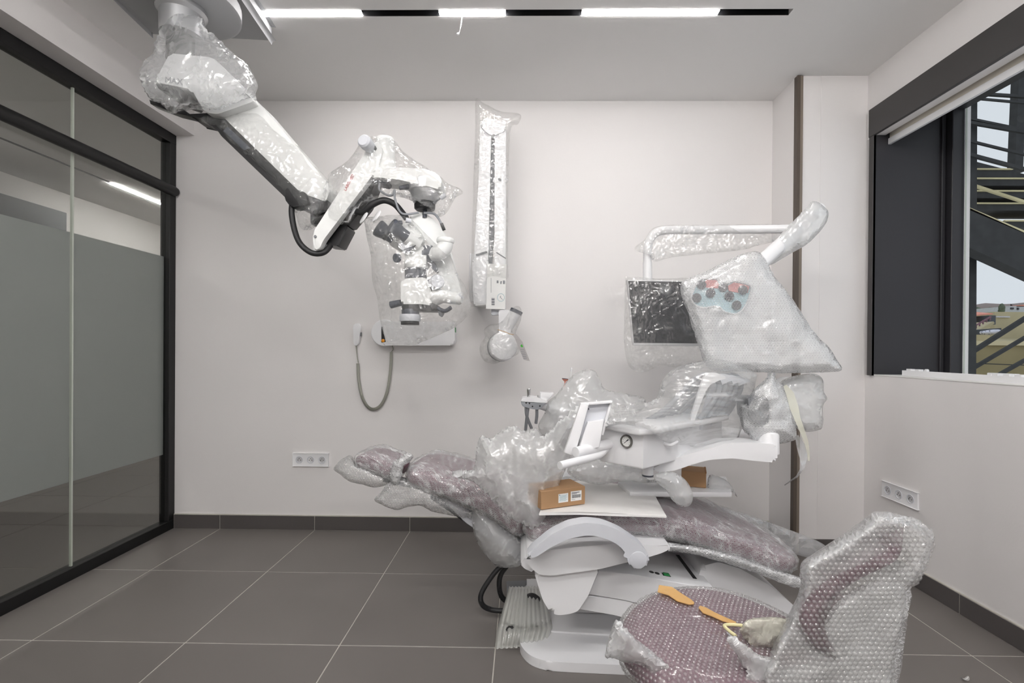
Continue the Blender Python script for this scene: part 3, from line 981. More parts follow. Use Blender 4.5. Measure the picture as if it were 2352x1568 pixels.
# ---- wall sockets
def socket(c, xd, nd, label, W, Hh):
    """c centre on the wall, xd along the wall, nd out of the wall"""
    xd = Vector(xd).normalized(); nd = Vector(nd).normalized(); up = Vector((0, 0, 1))
    t = thing('wall_socket', c, label, 'socket')
    c = Vector(c)
    B().obox(c + nd * 0.005, xd, nd, up, W / 2, 0.005, Hh / 2, 0.003, 2).make('plate', 'white_plastic', t)
    for k in (-1, 0, 1):
        cc = c + xd * (k * W * 0.315) + nd * 0.0098
        b = B()
        b.lathe(cc - nd * 0.001, nd, [(0, 0.0225), (0.003, 0.0225), (0.003, 0.019), (0.0012, 0.0175)], 28)
        w = b.make('socket_well', 'pale_grey', t)
        for (dx, dz) in ((-0.0085, -0.002), (0.0085, -0.002)):
            B().lathe(cc + xd * dx + up * dz, nd, [(0, 0.0026), (0.0006, 0.0026)], 10).make('pin_hole', 'black_plastic', w)
        B().lathe(cc + up * 0.008, nd, [(0, 0.0024), (0.004, 0.0022)], 10).make('earth_pin', 'mid_grey', w)
sc = P(715, 1055, D)
socket(sc, (1, 0, 0), (0, -1, 0), 'triple white socket plate on the back wall above the skirting', (P(756, 1055, D) - P(673.5, 1055, D)).length, (P(715, 1040, D) - P(715, 1070, D)).length)
s0 = PX(2029, 1120, XR); s1 = PX(2112, 1152, XR)
sc = (s0 + s1) / 2
socket(sc, (0, -1, 0), (-1, 0, 0), 'triple white socket plate on the right wall under the window', abs(s0.y - s1.y), (PX(2112, 1129, XR) - PX(2112, 1168, XR)).length)

# ================================================================== OUTSIDE (seen through the window)
st = thing('fire_escape', P(2260, 860, 4.2), 'dark steel outdoor staircase with rails behind the window', 'staircase')
def bar(a, b, w, h, name, mat='steel_dark', parent=st):
    a = Vector(a); b = Vector(b)
    t = (b - a).normalized()
    s = t.cross(Vector((0, 0, 1)))
    s = s.normalized() if s.length > 1e-4 else Vector((1, 0, 0))
    u = s.cross(t)
    return B().obox((a + b) / 2, t, s, u, (b - a).length / 2, w / 2, h / 2).make(name, mat, parent, smooth=False)
Y1 = 4.2
bar(P(2219, 130, Y1), P(2215, 1100, Y1), 0.10, 0.10, 'post')
bar(P(2343, 120, 4.9), P(2331, 398, 4.9), 0.08, 0.08, 'post')
for (ya, yb, w) in ((212, 222, 0.022), (222, 236, 0.016), (266, 298, 0.018), (276, 303, 0.024), (316, 354, 0.018), (347, 388, 0.026)):
    bar(P(2195, ya, 4.1), P(2400, yb + (yb - ya) * 0.33, 4.1), w, w, 'rail')
# upper stringer of the far flight, its treads
bar(P(2200, 375, 4.7), P(2420, 432, 4.7), 0.03, 0.10, 'stringer')
for (y, h, x1) in ((396, 18, 2303), (417, 16, 2420), (445, 16, 2420), (473, 16, 2420), (512, 15, 2420)):
    a = P(2205 if y < 500 else 2285, y + h / 2, 4.5); b_ = P(x1, y + h / 2, 4.5)
    s_ = B().box(a.x, b_.x, 4.42, 4.7, P(2260, y + h, 4.5).z, P(2260, y, 4.5).z).make('tread', 'steel_dark', st, smooth=False)
    B().box(a.x, b_.x, 4.405, 4.42, P(2260, y + 2, 4.5).z, P(2260, y, 4.5).z + 0.004).make('nosing', 'stair_nosing', s_, smooth=False)
bar(P(2200, 414, 4.3), P(2420, 486, 4.3), 0.025, 0.02, 'rail', 'stair_nosing')
# big near stringer
a = P(2195, 520, 4.0); b_ = P(2420, 622, 4.0)
bar(a, b_, 0.12, 0.29, 'stringer')
bar(P(2195, 481, 4.02), P(2420, 576, 4.02), 0.16, 0.02, 'stringer_flange', 'stair_nosing')
# lower flight handrails
for (xa, ya, xb, yb, w) in ((2190, 835, 2400, 702, 0.032), (2190, 872, 2400, 748, 0.026), (2250, 885, 2420, 790, 0.026)):
    bar(P(xa, ya, 4.25), P(xb, yb, 4.25), w, w, 'handrail')
bar(P(2208, 833, 4.4), P(2420, 841, 4.4), 0.008, 0.008, 'wire')
# ground, retaining wall, buildings
gz = -5.0
gr = B().box(-40, 260, 12, 320, gz - 0.3, gz).make('ground', 'stone_brown', None); tag(gr, kind='structure')
rw = thing('retaining_wall', P(2290, 860, 22), 'long stained beige retaining wall behind the outdoor stairs', 'wall')
t0 = P(2150, 791, 22); t1 = P(2520, 791, 22)
B().box(t0.x, t1.x + 4, 22, 22.6, gz, P(2290, 793, 22).z).make('wall', 'stone_brown', rw)
B().box(t0.x, t1.x + 4, 21.85, 22.9, P(2290, 793, 22).z, P(2290, 783, 22).z).make('coping', 'plaster_beige', rw)
ter = B().box(t0.x - 1, t1.x + 12, 22.6, 40, P(2290, 787, 22).z - 0.5, P(2290, 787, 22).z - 0.05).make('terrace', 'concrete_beige', None); tag(ter, kind='structure')
zt_ = P(2290, 787, 22).z - 0.1
prof = [(22.7, zt_), (30, P(2290, 768, 30).z - 1.0), (34, P(2290, 760, 34).z - 0.5), (60, P(2290, 722, 60).z), (80, P(2290, 719, 80).z), (140, P(2290, 711, 140).z), (200, P(2290, 711, 140).z)]
hs_ = B()
poly = [(-30, y, z) for y, z in prof] + [(-30, 200, gz), (-30, 22.7, gz)]
hs_.prism(poly, (330, 0, 0)).make('hillside', 'concrete_beige', None)['kind'] = 'structure'
def house(name, px0, px1, pyt, pyb, d, depth, mat, label):
    t = thing(name, P((px0 + px1) / 2, pyb, d), label, 'building')
    a = P(px0, pyb, d); b = P(px1, pyt, d)
    B().box(a.x, b.x, d, d + depth, a.z - 3, b.z).make('wall', mat, t)
    return t, a, b
h1, a, b_ = house('farm_house', 2190, 2274, 727, 765, 30, 5, 'plaster_beige', 'low beige house with a red tiled roof and outside steps')
ra = P(2190, 726, 29.6); rb = P(2284, 718, 29.6)
B().prism([P(2185, 728, 29.5), P(2280, 719.5, 29.5), P(2282, 721.5, 29.5), P(2185, 730.5, 29.5)], (0, 5.5, 0.9)).make('roof', 'roof_tile_red', h1)
B().prism([P(2240, 762, 28), P(2282, 738, 28), P(2285, 742, 28), P(2250, 766, 28)], (0, 1.2, 0)).make('stair_parapet', 'concrete_beige', h1)
for k in range(7):
    xx = 2226 + k * 8
    bar(P(xx, 763 - k * 4.6, 27.9), P(xx, 753 - k * 4.6, 27.9), 0.05, 0.05, 'baluster', 'rail_purple', h1)
bar(P(2224, 757, 27.9), P(2276, 727, 27.9), 0.07, 0.07, 'handrail', 'rail_purple', h1)
B().box(P(2272, 740, 29).x, P(2287, 740, 29).x, 29, 30, P(2280, 745, 29).z, P(2280, 724, 29).z).make('shed', 'dark_grey', h1)
h2, a, b_ = house('terrace_house', 2284, 2460, 717, 790, 34, 8, 'concrete_beige', 'wide beige flat-roofed building on the terrace')
B().box(P(2290, 728, 33.9).x, P(2320, 728, 33.9).x, 33.9, 34, P(2300, 728, 33.9).z - 0.02, P(2300, 726, 33.9).z).make('ledge', 'tarp_white', h2)
h3, a, b_ = house('far_house', 2319, 2420, 703, 720, 60, 8, 'house_pale', 'pale blue-grey house on the skyline at the picture edge')
B().box(P(2322, 708, 59.9).x, P(2329, 708, 59.9).x, 59.9, 60.2, P(2322, 710, 59.9).z, P(2322, 706, 59.9).z).make('window', 'window_dark', h3)
B().box(P(2337, 708, 59.9).x, P(2341, 708, 59.9).x, 59.9, 60.2, P(2322, 711, 59.9).z, P(2322, 706, 59.9).z).make('window', 'window_dark', h3)
B().prism([P(2335, 701, 60), P(2420, 694, 60), P(2420, 704, 60), P(2335, 704, 60)], (0, 8, 0)).make('roof', 'roof_tile_red', h3)
tp = inflate('tarpaulin', [(2250, 762), (2262, 759), (2295, 757), (2299, 764), (2280, 768), (2255, 768)], 24.5, 0.4, 0.4, 'tarp_white', None, R=6, g=3, cr=(0.06, 1.5, 3))
tag(tp, 'pile under a white tarpaulin on the terrace below the house', 'tarpaulin')
B().prism([P(2243, 757, 25.5), P(2300, 753, 25.5), P(2300, 768, 25.5), P(2243, 768, 25.5)], (0, 0.5, 0)).make('shed_back', 'window_dark', h1)
# distant hill and trees
hill = inflate('far_hill', [(2150, 712), (2200, 706), (2235, 702), (2265, 697), (2300, 699), (2330, 697), (2380, 693), (2450, 700), (2450, 760), (2150, 760)], 140, 6, 40, 'hill_far', None, R=40, g=12, cr=(0.8, 0.08, 2))
tag(hill, kind='structure')
def tree(px, py_top, py_bot, w, d, label, seed):
    t = thing('tree', P(px, py_bot, d), label, 'tree', 'trees on the skyline')
    o = [(px - w / 2, py_bot - 2), (px - w * .55, (py_top + py_bot) / 2), (px - w * .25, py_top + 2), (px, py_top), (px + w * .3, py_top + 2), (px + w * .55, (py_top + py_bot) / 2 + 1), (px + w / 2, py_bot - 1)]
    dd = w * d / F_PX * 0.45
    inflate('crown', o, d, dd, dd, 'leaf_far', t, R=w * .4, g=2.5, cr=(0.25, 1.2, seed))
    a = P(px, py_bot - 2, d)
    B().tube([a + Vector((0, 0, -1.2)), a + Vector((0, 0, 0.4))], 0.2, 8).make('trunk', 'stone_brown', t)
tree(2208, 702, 722, 30, 70, 'wide green tree just right of the window frame', 1)
tree(2240, 705, 722, 34, 72, 'broad green tree above the red roof', 2)
tree(2274, 706, 721, 26, 74, 'low green tree right of the red roof', 3)
tree(2300, 697, 718, 15, 57, 'tall narrow dark tree beside the pale house', 4)
tree(2315, 708, 718, 16, 76, 'small tree between the tall one and the pale house', 5)
ma = thing('mast', P(2232, 704, 120), 'thin lattice mast on the skyline', 'mast')
B().tube([P(2232, 704, 120), P(2232, 686, 120)], [0.25, 0.12], 6).make('pole', 'mid_grey', ma)
# ================================================================== SURGICAL MICROSCOPE
def pp(pts, d):
    return [P(x, y, d) for x, y in pts]
def ext(pts, d, t, bev=0.004, seg=2):
    return B().prism(pp(pts, d), (0, t, 0), bev, seg)
def circ(px, py, r, n=20, sx=1.0):
    return [(px + math.cos(2 * math.pi * k / n) * r * sx, py + math.sin(2 * math.pi * k / n) * r) for k in range(n)]
def round_poly(pts, r, n=4):
    """round the corners of a pixel polygon"""
    out = []
    m = len(pts)
    for i in range(m):
        a = Vector(pts[i - 1]); b = Vector(pts[i]); c = Vector(pts[(i + 1) % m])
        u = (a - b); v = (c - b)
        rr = min(r, u.length * 0.45, v.length * 0.45)
        p = b + u.normalized() * rr; q = b + v.normalized() * rr
        for k in range(n + 1):
            t = k / n
            w = p * (1 - t) ** 2 + b * 2 * t * (1 - t) + q * t * t
            out.append((w.x, w.y))
    return out
MC = Vector((-1.40, 2.0, H))
mic = thing('surgical_microscope', MC, 'white and black ceiling-mounted surgical microscope with folded arms and binocular head', 'microscope')
# ceiling plate (bevelled pyramid frustum edge)
far_r = PZ(620, 87, H - 0.065); far_l = PZ(345, 72, H - 0.065)
pw = Vector((far_r.x - far_l.x, far_r.y - far_l.y, 0)); u_ = pw.normalized(); v_ = Vector((u_.y, -u_.x, 0))
W_ = pw.length
cpl = (far_r + far_l) / 2 + v_ * (W_ * 0.5); cpl.z = H - 0.033
B().obox(cpl, u_, v_, (0, 0, 1), W_ / 2, W_ / 2, 0.032, 0.02, 3).make('ceiling_plate', 'silver_paint', mic)
DC = Vector((-1.415, 1.99, 0))
B().lathe((DC.x, DC.y, H - 0.155), (0, 0, 1), [(0, 0.205), (0.006, 0.216), (0.05, 0.216), (0.056, 0.214), (0.06, 0.19), (0.09, 0.19)], 48).make('swivel_disc', 'silver_paint', mic)
B().lathe((DC.x, DC.y, H - 0.27), (0, 0, 1), [(0, 0.078), (0.085, 0.080), (0.098, 0.092), (0.116, 0.092)], 32).make('column', 'silver', mic)
B().lathe((DC.x - 0.005, DC.y, H - 0.37), (0, 0, 1), [(0, 0.052), (0.1, 0.05)], 24).make('pivot_neck', 'black_plastic', mic)
# shoulder housing
sh = ext(round_poly([(390, 122), (490, 132), (585, 232), (500, 262), (470, 258), (440, 205), (355, 188)], 8), 1.93, 0.16, 0.006).make('shoulder_housing', 'offwhite_metal', mic)
ext(round_poly([(355, 188), (416, 204), (412, 222), (365, 205)], 3), 1.94, 0.14, 0.004).make('shoulder_base', 'black_plastic', mic)
ext([(342, 228), (360, 236), (420, 250), (440, 268), (400, 258), (345, 238)], 1.98, 0.05, 0.002).make('rear_bracket', 'black_plastic', mic)
e0 = P(395, 185, 1.929)
text_mesh('lettering', 'MAX', 0.034, P(399, 186, 1.9275), P(420, 188.5, 1.93) - P(380, 183, 1.93), (0.06, 0, 1), 'ink_grey', sh, 0.0006)
# spring arm, white shell over black body
ext(round_poly([(506, 262), (588, 230), (604, 246), (752, 420), (758, 436), (748, 463), (690, 442)], 5), 1.97, 0.10, 0.006).make('spring_arm_cover', 'offwhite_metal', mic)
ext(round_poly([(428, 262), (506, 258), (692, 438), (752, 458), (752, 486), (722, 492), (664, 462), (560, 362), (508, 312), (500, 300), (462, 272)], 4), 1.975, 0.12, 0.006).make('spring_arm_body', 'black_plastic', mic)
ext([(522, 290), (575, 340), (560, 345), (512, 300)], 1.972, 0.01, 0.002).make('arm_slot', 'dark_grey', mic)
# elbow and loop cable
ext(round_poly([(655, 430), (700, 440), (708, 470), (668, 476), (652, 455)], 6), 1.95, 0.06, 0.006).make('elbow_joint', 'black_rubber', mic)
ext(round_poly([(713, 470), (752, 455), (752, 500), (735, 515), (713, 515)], 4), 1.99, 0.08, 0.006).make('elbow_block', 'black_plastic', mic)
lp = smooth_path([P(672, 462, 1.97), P(670, 490, 1.97), P(677, 530, 1.96), P(690, 560, 1.95), P(715, 580, 1.95), P(740, 581, 1.96), P(756, 568, 1.98), P(762, 552, 2.0)], 6)
B().tube(lp, 0.0115, 12).make('cable_loop', 'black_rubber', mic)
# balance arm
ext(round_poly([(718, 548), (722, 528), (846, 338), (868, 322), (880, 345), (868, 386), (742, 552), (734, 572), (722, 574)], 8), 1.93, 0.035, 0.005).make('balance_arm_plate', 'offwhite_metal', mic)
ext(round_poly([(719, 560), (731, 566), (731, 578), (719, 577)], 3), 1.95, 0.04, 0.003).make('arm_foot', 'offwhite_metal', mic)
B().lathe(P(724, 543, 1.928), (0, 1, 0), [(-0.002, 0.0055), (0.003, 0.0055)], 12).make('hex_screw', 'mid_grey', mic)
ext(round_poly([(738, 548), (768, 508), (800, 520), (776, 566), (770, 564), (748, 562)], 3), 1.98, 0.09, 0.008).make('motor_end', 'black_plastic', mic)
ext(round_poly([(768, 508), (866, 386), (862, 420), (842, 470), (800, 520)], 5), 1.985, 0.085, 0.008).make('balance_arm_body', 'black_plastic', mic)
ext([(739, 557), (752, 562), (748, 570), (735, 568)], 1.975, 0.03, 0.002).make('rating_label', 'ink_grey', mic)
text_mesh('lettering', 'LABOMED', 0.016, P(802, 419, 1.9285), P(812, 400, 1.93) - P(793, 436, 1.93), P(793, 411, 1.93) - P(812, 423, 1.93), 'red_ink', mic, 0.0004)
# upper knuckle
kd = 1.98
B().lathe(P(884, 402, kd), (0, 0, 1), [(0, 0.042), (0.02, 0.043), (0.135, 0.038), (0.15, 0.034)], 28).make('knuckle', 'offwhite_metal', mic)
B().lathe(P(882, 320, kd), (0, 0, 1), [(0, 0.020), (0.01, 0.020), (0.013, 0.016)], 20).make('knuckle_cap', 'dark_grey', mic)
B().lathe(P(846, 334, 1.915), (-0.2, -1, 0.1), [(-0.05, 0.02), (0, 0.024), (0.012, 0.027), (0.035, 0.026), (0.042, 0.02)], 20).make('brake_knob', 'pale_grey', mic)
B().lathe(P(861, 341, 1.93), (0, -1, 0), [(0, 0.008), (0.012, 0.008)], 10).make('set_screw', 'black_plastic', mic)
# carrier arm: flattened rounded slab, wide disc at the right end
ext(round_poly([(852, 408), (856, 388), (905, 384), (975, 387), (1006, 398), (1014, 412), (1012, 436), (985, 428), (915, 412), (870, 407)], 7), 1.92, 0.13, 0.012, 3).make('carrier_arm', 'offwhite_metal', mic)
ext(round_poly([(852, 408), (895, 406), (888, 424), (862, 418)], 3), 1.95, 0.06, 0.004).make('arm_stop', 'dark_grey', mic)
cc = P(976, 424, 1.985)
B().lathe(cc - Vector((0, 0, 0.075)), (0, 0, 1), [(0, 0.046), (0.01, 0.052), (0.045, 0.060), (0.048, 0.066), (0.075, 0.068), (0.09, 0.066)], 32).make('swivel_cone', 'silver', mic)
B().lathe(cc - Vector((0, 0, 0.105)), (0, 0, 1), [(0, 0.036), (0.006, 0.042), (0.022, 0.043), (0.032, 0.036)], 28).make('swivel_ring', 'black_plastic', mic)
B().lathe(cc - Vector((0, 0, 0.135)), (0, 0, 1), [(0, 0.009), (0.04, 0.009)], 14).make('spindle', 'dark_grey', mic)
B().tube([P(917, 432, 1.95), P(940, 428, 1.96), P(955, 420, 1.97)], [0.008, 0.011, 0.013], 12).make('lock_lever', 'dark_grey', mic)
B().tube([P(995, 466, 1.96), P(1012, 455, 1.95)], 0.004, 8).make('lock_rod', 'mid_grey', mic)
B().lathe(P(1012, 455, 1.95), (1, -0.2, 0.6), [(0, 0.008), (0.012, 0.010), (0.024, 0.008)], 12).make('lock_knob', 'pale_grey', mic)
# hoses
B().tube(smooth_path([P(806, 480, 1.96), P(832, 488, 1.95), P(852, 472, 1.94), P(880, 460, 1.94), P(905, 468, 1.95), P(922, 486, 1.97), P(934, 502, 1.99)], 6), 0.0125, 12).make('light_guide', 'black_rubber', mic)
B().tube(smooth_path([P(872, 420, 1.95), P(872, 436, 1.94), P(890, 448, 1.94), P(902, 447, 1.94), P(906, 436, 1.94), P(907, 455, 1.94), P(916, 482, 1.95), P(930, 492, 1.96), P(962, 488, 1.97)], 6), 0.0045, 8).make('cable', 'hose_grey', mic)
B().tube(smooth_path([P(974, 489, 1.97), P(995, 490, 1.96), P(1006, 500, 1.95), P(1014, 514, 1.94)], 6), 0.0048, 8).make('cable', 'hose_grey', mic)
ext([(1010, 513), (1017, 511), (1023, 526), (1016, 529)], 1.935, 0.012, 0.001).make('cable_plug', 'black_plastic', mic)
# microscope carrier bracket (white rounded body, going down behind)
ext(round_poly([(938, 500), (945, 490), (972, 487), (1000, 505), (1018, 530), (1026, 552), (1040, 600), (1062, 680), (1055, 700), (1030, 690), (1000, 620), (985, 560), (960, 530), (942, 518)], 9), 1.985, 0.06, 0.012, 3).make('carrier_bracket', 'offwhite_metal', mic)
# main column
oc = 1.955
def upright(px, pyt, pyb, r_px, mat, name, taper=1.0, d=oc, seg=28):
    a = P(px, pyb, d); b = P(px, pyt, d)
    r = r_px * d / F_PX
    h = b.z - a.z
    return B().lathe(a, (b - a), [(0, r * taper * 0.96), (0.003, r * taper), (h - 0.003, r), (h, r * 0.96)], seg).make(name, mat, mic)
ext(round_poly([(926, 566), (966, 560), (980, 575), (978, 612), (966, 618), (936, 612), (930, 590)], 8), 1.92, 0.08, 0.012, 3).make('beam_splitter', 'offwhite_metal', mic)
upright(956, 600, 618, 27, 'offwhite_metal', 'collar_ring')
upright(956, 617, 620, 28.5, 'mid_grey', 'collar_seam')
upright(955, 620, 641, 25, 'dark_grey', 'dark_collar')
ext(round_poly([(920, 650), (926, 640), (977, 636), (984, 650), (990, 668), (992, 702), (970, 698), (921, 698)], 6), 1.905, 0.10, 0.012, 3).make('optics_body', 'offwhite_metal', mic)
ext(round_poly([(921, 698), (992, 694), (1004, 700), (1004, 714), (925, 713)], 4), 1.91, 0.09, 0.006).make('optics_base', 'black_plastic', mic)
upright(943, 710, 724, 20, 'dark_grey', 'objective_neck', d=1.94)
upright(942, 722, 738, 24, 'pale_grey', 'objective_ring', d=1.94)
upright(942, 738, 746, 21, 'black_plastic', 'objective_lens', d=1.94)
# binocular tube: white head, two dark eyepieces
ext(round_poly([(905, 545), (914, 522), (935, 508), (962, 525), (968, 552), (955, 566), (925, 566), (912, 560)], 9), 1.90, 0.09, 0.014, 3).make('binocular_head', 'offwhite_metal', mic)
ext(round_poly([(922, 552), (948, 556), (944, 575), (925, 578), (918, 565)], 4), 1.895, 0.05, 0.006).make('tilt_hinge', 'pale_grey', mic)
ext(round_poly([(921, 574), (946, 566), (956, 562), (940, 578), (928, 579)], 2), 1.893, 0.03, 0.002).make('hinge_band', 'dark_grey', mic)
def eyepiece(px, py, d):
    c = P(px, py, d)
    ax = Vector((-0.72, -0.52, 0.46)).normalized()
    B().lathe(c - ax * 0.062, ax, [(0, 0.024), (0.03, 0.025), (0.05, 0.031), (0.062, 0.034), (0.074, 0.034), (0.077, 0.031)], 28).make('eyepiece', 'dark_grey', mic)
    B().lathe(c + ax * 0.0775, ax, [(-0.004, 0.026), (0.0, 0.026), (0.002, 0.022)], 24).make('eyepiece_lens', 'white_plastic', mic)
    B().lathe(c - ax * 0.115, ax, [(0, 0.030), (0.04, 0.031), (0.056, 0.029)], 28).make('eyepiece_tube', 'offwhite_metal', mic)
eyepiece(904, 524, 1.87)
eyepiece(874, 527, 1.93)
B().lathe(P(924, 511, 1.88), (-0.8, -0.3, -0.1), [(0, 0.008), (0.014, 0.009)], 12).make('diopter_knob', 'dark_grey', mic)
B().lathe(P(944, 508, 1.88), (-0.8, -0.3, 0.1), [(0, 0.009), (0.02, 0.010)], 12).make('diopter_cap', 'pale_grey', mic)
B().lathe(P(884, 541, 1.87), (0, -0.3, -1), [(0, 0.006), (0.006, 0.009), (0.014, 0.009), (0.018, 0.005)], 12).make('pupil_knob', 'black_plastic', mic)
B().lathe(P(918, 592, 1.89), (-0.5, -0.85, -0.2), [(0, 0.010), (0.01, 0.018), (0.02, 0.018), (0.024, 0.014)], 16).make('zoom_knob', 'dark_grey', mic)
# camera port elbow
el = smooth_path([P(985, 584, 1.95), P(1000, 583, 1.94), P(1014, 577, 1.93), P(1022, 565, 1.93), P(1023, 552, 1.93)], 5)
B().tube(el, [0.028] * 6 + [0.031] * (len(el) - 6), 24).make('camera_port', 'offwhite_metal', mic)
B().lathe(P(1023, 558, 1.93), (0.03, 0, 1), [(0, 0.033), (0.004, 0.035), (0.014, 0.035), (0.018, 0.033)], 28).make('port_flange', 'offwhite_metal', mic)
B().lathe(P(1023, 549.5, 1.93), (0.03, 0, 1), [(0, 0.033), (0.003, 0.033)], 28).make('port_seal', 'black_plastic', mic)
B().lathe(P(973, 584, 1.955), (1, -0.1, 0.02), [(0, 0.033), (0.004, 0.036), (0.036, 0.034), (0.04, 0.03)], 28).make('port_collar', 'dark_grey', mic)
B().tube([P(965, 584, 1.96), P(975, 584, 1.955)], 0.014, 16).make('port_stub', 'offwhite_metal', mic)
ext(round_poly([(982, 598), (998, 602), (1006, 622), (1002, 626), (990, 615)], 3), 1.95, 0.03, 0.003).make('port_bracket', 'dark_grey', mic)
# side knob, handles
B().lathe(P(986, 654, 1.93), (1, -0.35, 0), [(0, 0.022), (0.02, 0.024)], 24).make('knob_stem', 'dark_grey', mic)
B().lathe(P(1000, 650, 1.91), (0.45, -1, 0.1), [(0, 0.026), (0.006, 0.0285), (0.03, 0.0285), (0.036, 0.025)], 28).make('illumination_knob', 'pale_grey', mic)
ext(round_poly([(986, 664), (1012, 662), (1010, 680), (996, 678)], 4), 1.93, 0.05, 0.004).make('knob_base', 'dark_grey', mic)
hp = smooth_path([P(998, 684, 1.93), P(1015, 680, 1.91), P(1040, 684, 1.89), P(1062, 686, 1.88)], 4)
B().tube(hp, [0.030, 0.031, 0.032, 0.031, 0.028, 0.026, 0.026, 0.025, 0.024, 0.024, 0.024, 0.023, 0.018], 18).make('handle', 'offwhite_metal', mic)
B().tube([P(1034, 691, 1.883), P(1060, 678, 1.872)], 0.012, 12).make('handle_trigger', 'pale_grey', mic)
B().tube(smooth_path([P(1005, 708, 1.92), P(1022, 714, 1.9), P(1036, 706, 1.89)], 4), 0.008, 10).make('handle_guard', 'dark_grey', mic)
B().tube([P(921, 695, 1.95), P(898, 700, 1.96)], [0.013, 0.015], 14).make('balance_knob', 'dark_grey', mic)
ext(round_poly([(1006, 714), (1020, 718), (1014, 728), (1008, 724)], 2), 1.91, 0.02, 0.002).make('filter_lever', 'mid_grey', mic)

# ---- bags on the microscope
def bag(name, outline, d, tf, tb, mat, label, cat='plastic bag', **kw):
    o = inflate(name, outline, d, tf, tb, mat, None, **kw)
    tag(o, label, cat)
    return o
bag('plastic_bag', [(378, 60), (395, 38), (432, 30), (466, 45), (478, 70), (510, 100), (530, 118), (570, 150), (592, 195), (585, 215), (588, 232), (560, 238), (512, 262), (450, 255), (405, 264), (375, 242), (345, 225), (328, 195), (324, 165), (338, 140), (352, 122), (358, 95)],
    2.0, 0.17, 0.13, 'film_bag', 'clear crumpled plastic bag tied around the microscope ceiling joint', R=70, g=7, cr=(0.024, 5.5, 1, (1.3, 1.0, 0.7)), sharp=16)
bag('film_sleeve', [(456, 268), (560, 255), (600, 258), (640, 300), (690, 342), (720, 380), (755, 418), (752, 470), (738, 500), (715, 528), (690, 520), (672, 470), (640, 430), (560, 355), (520, 320), (500, 298)],
    2.02, 0.085, 0.09, 'film_clear', 'clear film sleeve around the long slanting microscope arm', R=32, g=7, cr=(0.010, 11.0, 3), sharp=16)
bag('film_sleeve', [(754, 408), (762, 395), (800, 370), (828, 330), (835, 316), (880, 312), (905, 322), (930, 352), (985, 388), (1012, 405), (1030, 422), (1056, 434), (1062, 446), (1045, 455), (1030, 485), (1008, 500), (985, 480), (930, 455), (880, 455), (838, 470), (800, 515), (762, 510), (748, 500), (752, 450)],
    1.985, 0.10, 0.10, 'film_clear', 'clear plastic film over the upright microscope arm and its white carrier', R=40, g=7, cr=(0.012, 10.0, 5), sharp=16)
bag('plastic_bag', [(838, 508), (845, 500), (880, 497), (930, 497), (955, 515), (1000, 560), (1035, 590), (1050, 625), (1075, 670), (1082, 705), (1070, 730), (1030, 758), (985, 775), (950, 790), (915, 790), (893, 788), (880, 760), (868, 690), (855, 640), (850, 580), (842, 540)],
    1.97, 0.17, 0.13, 'film_clear', 'large clear plastic bag hanging around the microscope optics', R=70, g=7, cr=(0.020, 6.0, 8, (1.2, 1, 0.5)), sharp=16)

# ================================================================== X-RAY UNIT (wall mounted)
xr = thing('dental_xray_unit', P(950, 790, D - 0.02), 'white wall-mounted dental x-ray unit with folded upright arms and round tube head', 'x-ray unit')
DX = D - 0.085
hb = ext(round_poly([(880, 738), (1044, 738), (1045, 786), (1038, 793), (880, 793)], 5), DX, 0.085, 0.008, 3).make('control_box', 'white_plastic', xr)
B().prism([P(x, y, DX + 0.005) for x, y in circ(882, 764, 31, 28)], (0, 0.078, 0), 0.008, 3).make('box_end', 'white_plastic', xr)
ext([(876, 750), (879, 750), (886, 785), (876, 786)], DX - 0.001, 0.003, 0.0).make('key_panel', 'black_plastic', xr)
B().lathe(P(880, 782, DX - 0.001), (0, -1, 0), [(0, 0.010), (0.004, 0.010), (0.006, 0.007)], 16).make('exposure_button', 'orange', xr)
ext([(1043, 752), (1046, 752), (1046, 763), (1043, 763)], DX + 0.012, 0.03, 0.0).make('power_switch', 'green_switch', xr)
# handset, straight lead and coiled cord
ext(round_poly([(811, 750), (814, 743), (824, 742), (828, 752), (823, 790), (815, 795), (812, 788)], 4), D - 0.03, 0.026, 0.004).make('handset', 'white_plastic', xr)
ext([(826, 763), (829, 763), (829, 772), (826, 772)], D - 0.02, 0.02, 0.001).make('handset_hook', 'mid_grey', xr)
B().tube(smooth_path([P(818, 793, D - 0.012), P(820, 815, D - 0.012), P(823, 833, D - 0.012)], 5), 0.0032, 8).make('straight_lead', 'cord_grey', xr)
B().tube(smooth_path([P(901, 793, D - 0.02), P(903, 802, D - 0.02), P(899, 808, D - 0.015)], 5), 0.0032, 8).make('straight_lead', 'cord_grey', xr)
cp = smooth_path([P(822, 834, D - 0.014), P(824, 872, D - 0.014), P(832, 912, D - 0.014), P(846, 935, D - 0.014), P(862, 939, D - 0.014), P(878, 926, D - 0.014), P(890, 896, D - 0.014), P(897, 850, D - 0.014), P(899, 808, D - 0.014)], 40)
B().tube(cp, [0.0105 if k % 2 else 0.0082 for k in range(len(cp))], 8).make('coiled_cord', 'cord_grey', xr, sharp=80)
